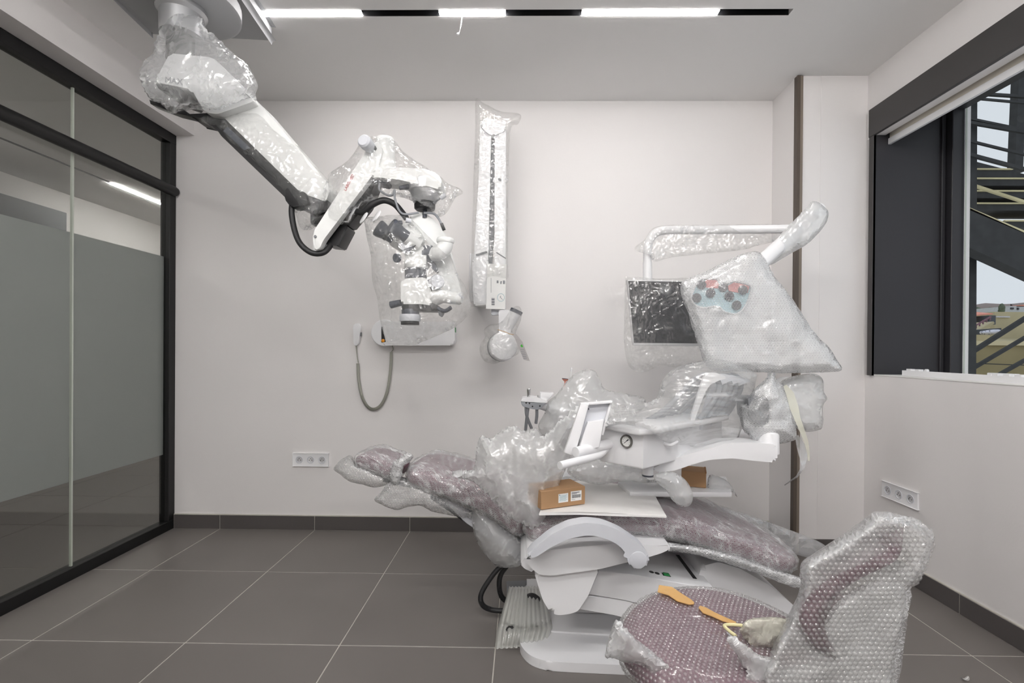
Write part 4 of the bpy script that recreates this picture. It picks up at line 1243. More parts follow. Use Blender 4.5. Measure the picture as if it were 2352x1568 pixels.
# folded arms
da = 2.72
def armpoly(pts, d, t, name, mat='white_plastic', bev=0.010):
    return ext(round_poly(pts, 4), d, t, bev, 3).make(name, mat, xr)
armpoly([(1103, 282), (1130, 292), (1128, 310), (1119, 700), (1088, 697), (1090, 560), (1099, 420)], da + 0.005, 0.07, 'lower_arm')
armpoly([(1136, 292), (1162, 282), (1162, 420), (1161, 712), (1135, 712), (1136, 420)], da, 0.07, 'upper_arm')
armpoly([(1104, 290), (1108, 274), (1118, 270), (1158, 280), (1162, 292), (1160, 300), (1134, 312), (1118, 304)], da - 0.012, 0.095, 'elbow_cap')
armpoly([(1130, 300), (1136, 300), (1136, 520), (1124, 690), (1122, 560)], da + 0.03, 0.03, 'arm_gap_cover', 'mid_grey', 0.002)
armpoly([(1084, 600), (1090, 592), (1122, 596), (1122, 700), (1088, 702), (1086, 660)], da - 0.004, 0.08, 'arm_root')
armpoly([(1144, 408), (1152, 411), (1151, 417), (1143, 413)], da - 0.0015, 0.003, 'serial_label', 'mid_grey', 0.0)
B().box(P(1088, 650, D).x, P(1125, 650, D).x, da + 0.05, D, P(1100, 702, D).z, P(1100, 600, D).z, 0.01, 2).make('wall_bracket', 'white_plastic', xr)
armpoly([(1092, 584), (1118, 576), (1120, 580), (1094, 588)], da - 0.0005, 0.003, 'cover_joint', 'mid_grey', 0.0)
armpoly([(1140, 578), (1162, 592), (1162, 595), (1140, 581)], da - 0.001, 0.003, 'cover_joint', 'mid_grey', 0.0)
# tube head
armpoly([(1128, 709), (1148, 710), (1148, 722), (1128, 724)], da + 0.02, 0.05, 'yoke_root', 'pale_grey', 0.003)
armpoly([(1145, 712), (1172, 711), (1174, 756), (1170, 775), (1146, 772)], da - 0.02, 0.06, 'yoke', 'white_plastic', 0.008)
hc = P(1157, 795, da - 0.03)
ax = Vector((0.28, -1, 0.08)).normalized()
B().lathe(hc - ax * 0.17, ax, [(0, 0.05), (0.01, 0.066), (0.12, 0.074), (0.124, 0.080), (0.135, 0.082), (0.165, 0.080), (0.172, 0.074), (0.175, 0.06)], 40).make('tube_head', 'white_plastic', xr)
B().lathe(hc - ax * 0.052, ax, [(0, 0.0825), (0.004, 0.0825)], 40).make('head_seam', 'mid_grey', xr)
cdir = (P(1187, 712, da) - P(1172, 745, da)).normalized()
B().lathe(P(1166, 757, da + 0.0), cdir, [(0, 0.022), (0.03, 0.026), (0.1, 0.034), (0.102, 0.034)], 24).make('cone', 'white_plastic', xr)
B().lathe(P(1184, 719, da + 0.0), cdir, [(0, 0.0355), (0.018, 0.036), (0.02, 0.034)], 24).make('cone_ring', 'dark_grey', xr)
bag('film_sleeve', [(1093, 228), (1110, 236), (1150, 256), (1195, 262), (1190, 285), (1172, 300), (1168, 420), (1166, 600), (1165, 640), (1122, 640), (1121, 702), (1092, 704), (1080, 700), (1079, 660), (1084, 560), (1088, 420), (1092, 300)],
    da + 0.03, 0.06, 0.07, 'film_clear', 'tall clear film bag over the folded x-ray arms', R=14, g=6, cr=(0.007, 12.0, 11, (1, 1, 0.5)), sharp=16)
bag('plastic_bag', [(1130, 745), (1150, 740), (1180, 706), (1196, 708), (1196, 735), (1185, 765), (1192, 790), (1190, 812), (1165, 822), (1140, 834), (1118, 832), (1104, 815), (1103, 792), (1115, 775), (1112, 758), (1120, 750)],
    da - 0.02, 0.11, 0.16, 'film_clear', 'clear plastic bag tied over the x-ray tube head', R=26, g=6, cr=(0.010, 12.0, 12), sharp=16)
# document pouch on the arm
lf = thing('leaflet', P(1140, 708, da - 0.02), 'white leaflet with barcode and round clock mark on the x-ray arm', 'leaflet')
ld = da - 0.012
ext([(1119, 605), (1163, 607), (1160, 710), (1116, 709)], ld, 0.004, 0.0005, 1).make('sheet', 'paper', lf)
def ink(pts, name='print', mat='ink_grey', d=ld - 0.0006):
    return ext(pts, d, 0.0005, 0).make(name, mat, lf, smooth=False)
for k in range(9):
    y = 684 + k * 1.9
    ink([(1129, y), (1136, y), (1136, y + (1.3 if k % 3 else 0.6)), (1129, y + (1.3 if k % 3 else 0.6))], 'barcode_bar', 'dark_grey')
ink([(1127.6, 638), (1128.4, 638), (1128.4, 672), (1127.6, 672)])
ink([(1141, 644), (1145, 644), (1145, 650), (1141, 650)]); ink([(1149, 646), (1153, 645), (1152, 652), (1149, 652)]); ink([(1155, 644), (1160, 644), (1160, 652), (1155, 652)])
B().tube([P(1150.5 + 8 * math.cos(2 * math.pi * k / 28), 683 + 8.8 * math.sin(2 * math.pi * k / 28), ld - 0.0004) for k in range(28)], 0.0010, 5, closed=True).make('clock_ring', 'ink_teal', lf)
ink([(1148, 682), (1149, 681), (1155, 688), (1154.4, 688.6)]); ink([(1148, 682), (1150, 679), (1151, 679.5), (1149, 683)])
# rubber band and hanging tag
tg = thing('hanging_tag', P(1200, 830, da - 0.07), 'long grey tag with green mark hanging by a rubber band beside the x-ray head', 'tag')
dt = da - 0.09
B().tube(smooth_path([P(1143, 757, dt + 0.01), P(1160, 762, dt), P(1172, 767, dt), P(1180, 768, dt)], 5), 0.0022, 6).make('rubber_band', 'rubber_band', tg)
ext([(1179, 768), (1186, 767), (1200, 785), (1217, 829), (1203, 826), (1190, 795)], dt, 0.002, 0.0).make('card', 'tag_grey', tg)
ext([(1195, 793), (1199, 790), (1202, 797), (1197, 797)], dt - 0.0006, 0.0006, 0).make('green_mark', 'green_ink', tg)
for k in range(6):
    y = 802 + k * 4; x = 1195 + k * 1.3
    ext([(x, y), (x + 9, y - 0.5), (x + 9, y + 0.6), (x, y + 1.0)], dt - 0.0006, 0.0006, 0).make('text_line', 'mid_grey', tg, smooth=False)
# ================================================================== DENTAL CHAIR
VX = Vector((0.10, 0.995, 0)).normalized()     # across the chair, away from the viewer
def loft_cushion(stations, name, mat, parent, n=24, p=3.0, grow=0.0, wrap=None):
    """stations: (px,py,d, half width, half thickness) of the near edge mid line"""
    cs = [P(a, b, c) + VX * w for a, b, c, w, t in stations]
    cs2 = smooth_path(cs, 5)
    ws = []
    m = len(stations)
    for i in range(m - 1):
        for k in range(5):
            f = k / 5
            f2 = f * f * (3 - 2 * f)
            ws.append((stations[i][3] * (1 - f2) + stations[i + 1][3] * f2, stations[i][4] * (1 - f2) + stations[i + 1][4] * f2))
    ws.append((stations[-1][3], stations[-1][4]))
    rings = []
    K = len(cs2)
    for i, c in enumerate(cs2):
        t = (cs2[min(i + 1, K - 1)] - cs2[max(i - 1, 0)]).normalized()
        up = VX.cross(t) * -1
        if up.z < 0: up = -up
        up.normalize()
        w, h = ws[i]
        w += grow; h += grow
        # round the two ends
        e = min(i, K - 1 - i)
        s = 1.0 if e >= 3 else (0.55, 0.82, 0.95)[e]
        sh = 1.0 if e >= 2 else (0.6, 0.9)[e]
        r = []
        for k in range(n):
            a = 2 * math.pi * k / n
            ca, sa = math.cos(a), math.sin(a)
            x = math.copysign(abs(ca) ** (2 / p), ca) * w * s
            z = math.copysign(abs(sa) ** (2 / p), sa) * h * sh
            z += (abs(x) / w) ** 2 * h * 0.25 if sa > 0 else 0
            r.append(c + VX * x + up * z)
        rings.append(r)
    if wrap is None:
        return B().rings(rings).make(name, mat, parent, sharp=60)
    # wrapping sheet: resample densely, crumple, store creases
    amp, sc, seed = wrap
    R_ = []
    for i in range(K - 1):
        ln = (rings[i + 1][0] - rings[i][0]).length
        m_ = max(1, int(ln / 0.008))
        for f in range(m_):
            R_.append([rings[i][k].lerp(rings[i + 1][k], f / m_) for k in range(n)])
    R_.append(rings[-1])
    R2 = []
    for r in R_:
        q = []
        for k in range(n):
            a = r[k]; b = r[(k + 1) % n]
            for f in range(4):
                q.append(tuple(a.lerp(b, f / 4)))
        R2.append(q)
    n4 = n * 4
    V = np.array(R2).reshape(-1, 3)
    FA = []
    for i in range(len(R2) - 1):
        for k in range(n4):
            a = i * n4 + k; b = i * n4 + (k + 1) % n4
            FA.append([a, b, b + n4]); FA.append([a, b + n4, a + n4])
    F = np.array(FA)
    arc = np.zeros(len(R2))
    for i in range(1, len(R2)):
        arc[i] = arc[i - 1] + np.linalg.norm(np.array(R2[i][0]) - np.array(R2[i - 1][0]))
    ua = np.zeros((len(R2), n4))
    A2 = np.array(R2)
    ua[:, 1:] = np.cumsum(np.linalg.norm(A2[:, 1:] - A2[:, :-1], axis=2), axis=1)
    uv = np.stack([np.repeat(arc, n4), ua.ravel()], 1)
    fn = np.cross(V[F[:, 1]] - V[F[:, 0]], V[F[:, 2]] - V[F[:, 0]])
    vn = np.zeros_like(V)
    for c in range(3):
        np.add.at(vn, F[:, c], fn)
    vn /= np.maximum(np.linalg.norm(vn, axis=1, keepdims=True), 1e-12)
    cc_ = A2.mean(1).repeat(n4, 0)
    if ((V - cc_) * vn).sum() < 0:
        vn = -vn; F = F[:, ::-1]
    base_ = V.copy()
    V = V + vn * (amp * crumple(V, sc, seed) + 0.5 * amp * crumple0(V, sc * 3.0, seed + 3, 2))[:, None]
    o = mesh_obj(name, V, F.tolist(), mat, parent, uv=uv)
    set_crease(o, V, F, base_)
    return o
ST_HEAD = [(808, 1064, 2.04, 0.085, 0.026), (838, 1064, 2.03, 0.10, 0.031), (870, 1075, 2.01, 0.105, 0.033), (910, 1092, 1.99, 0.10, 0.03)]
ST_BACK = [(924, 1092, 1.97, 0.15, 0.034), (960, 1103, 1.95, 0.185, 0.040), (1030, 1127, 1.93, 0.205, 0.043), (1100, 1156, 1.90, 0.225, 0.045), (1160, 1190, 1.87, 0.25, 0.046), (1212, 1240, 1.84, 0.235, 0.040)]
ST_SEAT = [(1202, 1244, 1.76, 0.20, 0.03), (1250, 1222, 1.755, 0.25, 0.045), (1330, 1210, 1.75, 0.255, 0.050), (1450, 1206, 1.745, 0.255, 0.050), (1560, 1222, 1.74, 0.25, 0.047), (1660, 1252, 1.735, 0.235, 0.043), (1760, 1286, 1.73, 0.20, 0.040), (1850, 1318, 1.725, 0.15, 0.034)]
chair = thing('dental_chair', P(1400, 1500, 2.0) * Vector((1, 1, 0)) if False else (0.35, 2.0, 0.0), 'reclined dental chair with mauve upholstery on a white base', 'dental chair')
loft_cushion(ST_HEAD, 'headrest', 'mauve_vinyl', chair)
loft_cushion(ST_BACK, 'backrest', 'mauve_vinyl', chair)
loft_cushion(ST_SEAT, 'seat', 'mauve_vinyl', chair)
# back shell under the backrest, headrest bracket
ext(round_poly([(985, 1132), (1100, 1175), (1180, 1225), (1215, 1275), (1200, 1300), (1150, 1255), (1070, 1200)], 8), 2.0, 0.24, 0.02, 3).make('back_shell', 'pale_grey', chair)
ext([(880, 1098), (960, 1115), (955, 1124), (878, 1106)], 2.08, 0.08, 0.004).make('headrest_bar', 'mid_grey', chair)
# armrest
arm = ext(smooth_arm if False else round_poly([(1210, 1274), (1229, 1257), (1266, 1227), (1306, 1207), (1346, 1200), (1386, 1204), (1426, 1220), (1458, 1241), (1480, 1258), (1492, 1278), (1491, 1293), (1480, 1304), (1464, 1308), (1449, 1302), (1442, 1291), (1440, 1274), (1426, 1256), (1405, 1242), (1373, 1231), (1346, 1229), (1306, 1237), (1266, 1256), (1232, 1279), (1216, 1281)], 12, 3), 1.575, 0.058, 0.009, 3).make('armrest', 'pale_grey', chair)
B().lathe(P(1466, 1286, 1.574), (0, -1, 0), [(-0.004, 0.0275), (0.0012, 0.0275), (0.0022, 0.025)], 32).make('armrest_cap', 'pale_grey', arm)
# white seat shell, side pendant
ext(round_poly([(1208, 1276), (1250, 1264), (1346, 1254), (1434, 1246), (1500, 1252), (1546, 1257), (1520, 1270), (1490, 1279), (1376, 1307), (1266, 1322), (1237, 1319), (1218, 1302), (1209, 1290)], 8), 1.655, 0.50, 0.016, 3).make('seat_shell', 'white_plastic', chair)
ext(round_poly([(1194, 1294), (1208, 1276), (1224, 1302), (1226, 1315), (1205, 1306)], 5), 1.70, 0.40, 0.01, 2).make('shell_corner', 'white_plastic', chair)
ext(round_poly([(1226, 1312), (1300, 1312), (1377, 1304), (1352, 1366), (1328, 1403), (1312, 1409), (1283, 1413), (1264, 1407), (1246, 1377)], 10), 1.672, 0.09, 0.016, 3).make('side_pendant', 'white_plastic', chair)
# lift arm body: sloping top, seam, slot and controls
lb = 1.73
ext([(1352, 1366), (1376, 1309), (1470, 1322), (1640, 1352), (1640, 1430), (1437, 1378)], lb, 0.34, 0.004).make('lift_body', 'white_plastic', chair)
ext([(1328, 1400), (1351, 1367), (1437, 1379.5), (1640, 1432), (1640, 1470), (1410, 1412)], lb + 0.004, 0.33, 0.004).make('lift_skirt', 'white_plastic', chair)
ext(round_poly([(1600, 1335), (1612, 1300), (1650, 1290), (1700, 1305), (1770, 1345), (1832, 1398), (1836, 1425), (1836, 1520), (1600, 1500)], 8), lb + 0.10, 0.36, 0.02, 3).make('base_cover', 'white_plastic', chair)
def on_top(px, py):
    # height of the sloping lift top at this pixel, plane through its front edge, level across
    a = P(1376, 1309, lb); b = P(1640, 1352, lb)
    nx = Vector((b.x - a.x, 0, b.z - a.z)).normalized()
    nrm = Vector((-nx.z, 0, nx.x))
    v = ray(px, py)
    t = (a - CAMP).dot(nrm) / v.dot(nrm)
    return CAMP + v * t, nrm, nx
for (px, py) in ((1496, 1315), (1509, 1318)):
    c, nrm, nx = on_top(px, py)
    B().lathe(c - nrm * 0.002, nrm, [(0, 0.010), (0.004, 0.010), (0.006, 0.008)], 16).make('fuse_cap', 'black_plastic', chair)
c, nrm, nx = on_top(1530, 1321)
sw = B().obox(c, nx, (0, 1, 0), nrm, 0.015, 0.012, 0.003, 0.001, 1).make('switch_frame', 'black_plastic', chair)
B().obox(c + nrm * 0.004, nx, (0, 1, 0), nrm, 0.011, 0.009, 0.003, 0.001, 1).make('power_switch', 'green_switch', sw)
c0, nrm, nx = on_top(1556, 1275); c1, _, _ = on_top(1596, 1329)
dirv = (c1 - c0).normalized()
B().obox((c0 + c1) / 2 + nrm * 0.001, dirv, nrm.cross(dirv), nrm, (c1 - c0).length / 2, 0.007, 0.0015).make('bellows_slot', 'black_rubber', chair)
# floor plate
fp = [PZ(x, y, 0.0) for x, y in ((1193, 1482), (1197, 1503), (1216, 1525), (1248, 1538), (1290, 1543), (1480, 1552))]
fp = smooth_path(fp, 4)
xr_ = 1.12
foot = [Vector((p.x, p.y, 0.001)) for p in fp] + [Vector((xr_ - 0.08, fp[-1].y - 0.04, 0.001)), Vector((xr_, fp[-1].y + 0.05, 0.001)), Vector((xr_, 2.3, 0.001)), Vector((0.05, 2.35, 0.001)), Vector((fp[0].x, 2.2, 0.001))]
B().prism(foot, (0, 0, 0.034), 0.006, 2).make('base_plate', 'white_plastic', chair)
step = [Vector((0.03, 1.905, 0.03)), Vector((1.08, 1.83, 0.03)), Vector((1.08, 2.28, 0.03)), Vector((0.03, 2.33, 0.03))]
B().prism(step, (0, 0, 0.012), 0.004, 2).make('base_step', 'white_plastic', chair)
B().box(0.20, 0.85, 2.02, 2.28, 0.04, 0.34, 0.02, 2).make('lift_column', 'white_plastic', chair)
# hoses under the chair
B().tube(smooth_path([P(1160, 1290, 2.1), P(1132, 1320, 2.08), P(1106, 1362, 2.06), P(1108, 1388, 2.05), P(1130, 1400, 2.05), P(1165, 1403, 2.05)], 30), [0.0115 if k % 2 else 0.010 for k in range(151)], 10).make('ribbed_hose', 'black_rubber', chair, sharp=80)
B().tube(smooth_path([P(1172, 1290, 2.14), P(1150, 1320, 2.12), P(1147, 1350, 2.11), P(1154, 1372, 2.10), P(1172, 1385, 2.10)], 30), [0.012 if k % 2 else 0.0105 for k in range(121)], 10).make('ribbed_hose', 'black_rubber', chair, sharp=80)
# floor connection box behind the cushion pack
fb = thing('floor_box', (PZ(1200, 1345, 0.02).x, 2.2, 0), 'flat grey connection box lying on the floor under the chair', 'box')
q = [PZ(x, y, 0.0) for x, y in ((1165, 1395), (1240, 1395), (1240, 1342), (1163, 1345))]
B().prism([Vector((v.x, v.y, 0.001)) for v in q], (0, 0, 0.02), 0.003, 1).make('box_body', 'floor_tile', fb)
B().prism([Vector((v.x, v.y, 0.021)) for v in q], (0, 0, 0.003), 0.001, 1).make('box_lid', 'mid_grey', fb)

# ---- wraps on the chair
w1 = thing('bubble_wrap', P(850, 1110, 2.1), 'bubble wrap bag over the mauve headrest, left tip hanging loose', 'bubble wrap')
loft_cushion(ST_HEAD, 'sheet', 'bubble_chair', w1, grow=0.010, wrap=(0.009, 16.0, 21))
inflate('loose_end', [(766, 1075), (790, 1052), (806, 1046), (820, 1066), (850, 1078), (900, 1096), (905, 1104), (885, 1114), (862, 1119), (830, 1112), (805, 1106), (785, 1092)], 2.06, 0.05, 0.10, 'bubble_chair', w1, R=16, g=5, cr=(0.010, 14.0, 21), sharp=16)
w2 = thing('bubble_wrap', P(1000, 1170, 2.1), 'bubble wrap sheet around the mauve chair backrest', 'bubble wrap')
loft_cushion(ST_BACK, 'sheet', 'bubble_chair', w2, grow=0.011, wrap=(0.010, 13.0, 22))
inflate('loose_end', [(925, 1098), (960, 1112), (1000, 1130), (1060, 1158), (1098, 1188), (1080, 1190), (1050, 1186), (1020, 1180), (990, 1172), (965, 1160), (942, 1162), (910, 1170), (880, 1160), (860, 1148), (875, 1132), (895, 1108)], 1.99, 0.05, 0.14, 'bubble_chair', w2, R=18, g=5, cr=(0.012, 12.0, 25), sharp=16)
inflate('twisted_neck', [(896, 1082), (908, 1060), (925, 1047), (938, 1040), (949, 1044), (946, 1054), (930, 1066), (924, 1090), (914, 1112), (898, 1108)], 1.97, 0.045, 0.10, 'bubble_milky', w2, R=14, g=4, cr=(0.012, 22.0, 26), sharp=16)
bag('bubble_wrap', [(1082, 1160), (1110, 1170), (1140, 1185), (1165, 1210), (1200, 1240), (1205, 1265), (1196, 1295), (1175, 1302), (1140, 1300), (1112, 1270), (1090, 1225)],
    1.98, 0.10, 0.10, 'bubble_stool_back', 'milky wrap end drooping below the backrest in front of the hoses', 'bubble wrap', R=40, g=6, cr=(0.010, 12.0, 23), sharp=16)
w3 = thing('bubble_wrap', P(1600, 1270, 1.9), 'bubble wrap sleeve over the mauve seat and legrest', 'bubble wrap')
loft_cushion(ST_SEAT, 'sheet', 'bubble_chair', w3, grow=0.011, wrap=(0.010, 12.0, 24))
inflate('loose_edge', [(1440, 1250), (1520, 1246), (1600, 1254), (1680, 1272), (1760, 1300), (1850, 1330), (1862, 1348), (1820, 1347), (1740, 1316), (1680, 1296), (1600, 1274), (1540, 1266), (1470, 1266)], 1.73, 0.03, 0.10, 'bubble_milky', w3, R=10, g=5, cr=(0.008, 14.0, 27), sharp=16)
inflate('loose_top', [(1490, 1150), (1560, 1146), (1660, 1164), (1780, 1204), (1895, 1252), (1880, 1285), (1800, 1262), (1700, 1222), (1580, 1186)], 2.10, 0.03, 0.05, 'film_bag', w3, R=16, g=6, cr=(0.006, 9.0, 28), sharp=16)
# ---- foam sheet and cardboard box lying on the seat
fs = thing('foam_sheet', PZ(1390, 1180, 0.58), 'white foam sheet lying on the chair seat under the box', 'foam sheet')
zs_ = 0.575
cors = [PZ(1238, 1184, zs_), PZ(1330, 1181, zs_), PZ(1440, 1186, zs_), PZ(1531, 1190, zs_ - 0.006), PZ(1508, 1150, zs_), PZ(1496, 1122, zs_), PZ(1330, 1108, zs_), PZ(1270, 1112, zs_)]
B().prism(cors, (0, 0, 0.010), 0.003, 2).make('sheet', 'foam_white', fs)
bx_ = thing('cardboard_box', PZ(1300, 1168, 0.588), 'brown cardboard box with two white labels on the foam sheet', 'box')
zb0 = 0.587
c_fr = PZ(1344, 1157, zb0); c_fl = PZ(1243, 1171, zb0)
fx = (c_fr - c_fl); fx.z = 0
wl = fx.length; fx.normalize(); fy = Vector((-fx.y, fx.x, 0))
hb_ = (P(1341, 1116, c_fr.y).z - zb0)
cen = (c_fr + c_fl) / 2 + fy * 0.055 + Vector((0, 0, hb_ / 2))
B().obox(cen, fx, fy, (0, 0, 1), wl / 2, 0.055, hb_ / 2, 0.002, 1).make('carton', 'cardboard', bx_)
def lab(u0, u1, v0, v1, name, mat, off=0.0006, parent=bx_):
    o_ = c_fl + fx * (wl * (u0 + u1) / 2) + Vector((0, 0, hb_ * (v0 + v1) / 2)) - fy * off
    return B().obox(o_, fx, fy, (0, 0, 1), wl * (u1 - u0) / 2, 0.0003, hb_ * (v1 - v0) / 2).make(name, mat, parent, smooth=False)
l1 = lab(0.38, 0.60, 0.26, 0.74, 'label', 'paper')
l2 = lab(0.66, 0.91, 0.26, 0.80, 'label', 'paper')
for k in range(6):
    lab(0.40, 0.58 - 0.03 * (k % 2), 0.64 - k * 0.06, 0.66 - k * 0.06, 'text_line', 'ink_teal', 0.001, l1)
lab(0.395, 0.41, 0.67, 0.71, 'logo', 'ink', 0.001, l1)
xx = 0.685
for k in range(16):
    w = (0.010, 0.005, 0.007)[k % 3]
    lab(xx, xx + w * 0.8, 0.42, 0.60, 'barcode_bar', 'ink', 0.001, l2)
    xx += w + 0.0055
lab(0.68, 0.86, 0.70, 0.73, 'text_line', 'ink', 0.001, l2); lab(0.68, 0.80, 0.64, 0.66, 'text_line', 'ink', 0.001, l2); lab(0.68, 0.76, 0.33, 0.35, 'text_line', 'ink_grey', 0.001, l2)

# ================================================================== SIDE UNIT (spittoon, pole, holder)
su = thing('spittoon_unit', P(1340, 1300, 2.6) * Vector((1, 1, 0)), 'white spittoon unit with bowl standing behind the dental chair', 'dental unit')
B().box(0.18, 0.62, 2.52, 2.86, 0.0, 0.72, 0.04, 3).make('cabinet', 'white_plastic', su)
bc = P(1318, 935, 2.50)
B().lathe(bc - Vector((0, 0, 0.13)), (0, 0, 1), [(0, 0.05), (0.02, 0.09), (0.09, 0.13), (0.13, 0.145), (0.135, 0.14), (0.10, 0.12), (0.05, 0.08)], 36).make('bowl', 'white_plastic', su)
B().lathe((bc.x, bc.y, 0.70), (0, 0, 1), [(0, 0.09), (bc.z - 0.83 + 0.05, 0.07)], 24).make('bowl_pillar', 'white_plastic', su)
# instrument holder with two suction handles
hd = 2.36
ext(round_poly([(1196, 922), (1199, 914), (1222, 912), (1240, 914), (1258, 921), (1256, 926), (1222, 923)], 3), hd, 0.09, 0.003).make('holder_top', 'white_plastic', su)
ext(round_poly([(1196, 923), (1222, 924), (1257, 923), (1238, 941), (1222, 939), (1200, 933)], 3), hd + 0.004, 0.08, 0.003).make('holder_underside', 'hose_grey', su)
ext([(1241, 902), (1272, 903), (1266, 912), (1256, 921), (1241, 918)], hd + 0.01, 0.07, 0.004).make('cup_rest', 'white_plastic', su)
B().lathe(P(1214, 913, hd + 0.03), (0.02, 0, 1), [(0, 0.0065), (0.022, 0.0075), (0.034, 0.0095), (0.042, 0.0095), (0.046, 0.006)], 16).make('suction_handle', 'chrome', su)
B().lathe(P(1236, 913, hd + 0.03), (0.02, 0, 1), [(0, 0.005), (0.012, 0.004)], 12).make('suction_handle', 'chrome', su)
for (a, b_, c_) in (((1208, 928), (1210, 955), (1221, 984)), ((1213, 934), (1210, 960), (1207, 990)), ((1233, 940), (1233, 955), (1231, 972))):
    B().tube(smooth_path([P(*a, hd + 0.02), P(*b_, hd + 0.02), P(*c_, hd + 0.03)], 6), 0.0075, 10).make('suction_hose', 'mid_grey', su)
for (x, y) in ((1208.5, 925), (1216, 926), (1223, 933), (1240, 932)):
    B().lathe(P(x, y, hd + 0.004), (0, -1, 0), [(0, 0.004), (0.002, 0.004)], 10).make('port', 'black_plastic', su)
B().tube([P(1240, 930, hd + 0.06), P(1300, 950, 2.48)], 0.02, 12).make('holder_arm', 'white_plastic', su)
# small items on the unit
ca = thing('cup_cap', P(1299, 877, 2.5), 'tiny orange-red cap standing behind the milky film', 'cap')
B().lathe(P(1298, 876, 2.5), (0.1, 0, 1), [(-0.03, 0.003), (0, 0.004), (0.008, 0.014), (0.012, 0.017), (0.013, 0.017)], 16).make('cap_body', 'roof_tile_red', ca)
B().lathe(P(1298, 870, 2.5), (0.1, 0, 1), [(0, 0.017), (0.002, 0.016)], 16).make('cap_rim', 'ink', ca)
wf = thing('water_spout', P(1311, 866, 2.52), 'slim white spout with round tip rising above the film', 'spout')
B().tube([P(1310, 920, 2.52), P(1311, 864, 2.52), P(1312.5, 850, 2.52)], 0.0028, 8).make('stem', 'offwhite_metal', wf)
B().lathe(P(1312.5, 853, 2.52), (0, 0, 1), [(0, 0.003), (0.006, 0.006), (0.016, 0.0065), (0.021, 0.003)], 12).make('tip', 'white_plastic', wf)
# lamp pole with bend
pd = 2.40
lp_ = thing('lamp_post', P(1772, 880, 2.16), 'white bent tube carrying the monitor and the operating lamp', 'lamp post')
pole = [P(1487, 690, pd), P(1487, 600, pd), P(1488, 570, pd), P(1493, 550, pd), P(1506, 535, pd), P(1530, 529, pd), P(1600, 528, pd), P(1700, 527, pd - 0.03), P(1800, 526, pd - 0.08), P(1838, 526, pd - 0.12)]
B().tube(smooth_path(pole, 5), 0.0205, 18).make('bent_tube', 'white_plastic', lp_)
B().tube([P(1487, 690, pd), P(1487, 602, pd)], 0.0225, 18).make('tube_sleeve', 'white_plastic', lp_)
B().tube(smooth_path([P(1752, 960, 2.0), P(1768, 900, 2.12), P(1772, 850, 2.14), P(1772, 660, 2.14), P(1760, 620, 2.08), P(1752, 598, 2.02)], 5), 0.016, 14).make('column', 'white_plastic', lp_)
B().tube(smooth_path([P(1490, 960, pd), P(1600, 985, 2.3), P(1720, 1003, 2.1), P(1752, 1010, 1.85)], 6), 0.03, 14).make('unit_arm', 'white_plastic', su)

# ---- monitor on the pole
mo = thing('monitor', P(1560, 795, pd - 0.06), 'black flat monitor on the pole, wrapped in clear film', 'monitor')
md = pd - 0.085
B().prism([P(1441, 642, md), P(1680, 646, md), P(1680, 796, md), P(1455, 793, md)], (0, 0.035, 0), 0.005, 2).make('housing', 'white_plastic', mo)
B().prism([P(1443, 645, md - 0.001), P(1676, 648, md - 0.001), P(1676, 789, md - 0.001), P(1456, 787, md - 0.001)], (0, 0.004, 0)).make('screen', 'screen_black', mo)
B().box(P(1487, 700, pd).x - 0.04, P(1487, 700, pd).x + 0.16, md + 0.035, pd, P(1487, 730, pd).z, P(1487, 690, pd).z, 0.005, 1).make('bracket', 'white_plastic', mo)
bag('plastic_bag', [(1437, 645), (1445, 637), (1500, 640), (1600, 638), (1690, 640), (1695, 800), (1640, 830), (1600, 850), (1560, 845), (1520, 840), (1480, 852), (1452, 848), (1438, 825), (1434, 760)],
    md + 0.015, 0.03, 0.06, 'film_clear', 'clear film bag hanging over the monitor', R=22, g=7, cr=(0.013, 9.0, 31), sharp=16)

# ---- operating lamp
la = thing('operating_lamp', P(1660, 720, 1.95), 'dental operating lamp head with round reflectors behind red and blue filters', 'lamp')
ld_ = 1.905
face = [(1589, 688), (1592, 668), (1603, 648), (1616, 640), (1645, 640), (1654, 646), (1660, 652), (1673, 650), (1684, 646), (1705, 649), (1722, 655), (1725, 664), (1720, 682), (1712, 702), (1700, 716), (1690, 721), (1675, 719), (1662, 714), (1654, 706), (1640, 703), (1620, 706), (1600, 702)]
B().prism([P(x, y, ld_ + 0.012) for x, y in [(1656 + (x - 1656) * 1.07, 681 + (y - 681) * 1.10) for x, y in face]], (0.02, 0.06, 0.01), 0.01, 3).make('lamp_housing', 'white_plastic', la)
B().prism([P(x, y, ld_ + 0.008) for x, y in face], (0, 0.01, 0), 0.002, 1).make('lens_panel', 'lamp_blue', la)
for fl in ([(1622, 642), (1646, 642), (1652, 652), (1650, 662), (1625, 661), (1614, 656)], [(1672, 656), (1686, 648), (1706, 652), (1722, 657), (1718, 672), (1695, 672), (1674, 668)]):
    B().prism([P(x, y, ld_ + 0.005) for x, y in fl], (0, 0.004, 0), 0.001, 1).make('red_filter', 'lamp_red', la)
for (x, y) in ((1611, 654), (1600, 684), (1632, 673), (1661, 659), (1675, 680), (1706, 666), (1692, 701)):
    B().lathe(P(x, y, ld_ + 0.003), (0, 1, 0), [(-0.002, 0.0185), (0.001, 0.0185), (0.001, 0.016), (0.010, 0.004)], 24).make('reflector', 'lamp_reflector', la)
rim = smooth_path([P(x, y, ld_ + 0.004) for x, y in face], 3, closed=True)
B().tube(rim, 0.0028, 6, closed=True).make('lens_rim', 'white_plastic', la)
B().prism([P(x, y, 1.96) for x, y in round_poly([(1680, 640), (1730, 610), (1762, 600), (1775, 640), (1770, 700), (1740, 730), (1715, 715)], 8)], (0, 0.06, 0), 0.012, 2).make('lamp_yoke', 'white_plastic', la)
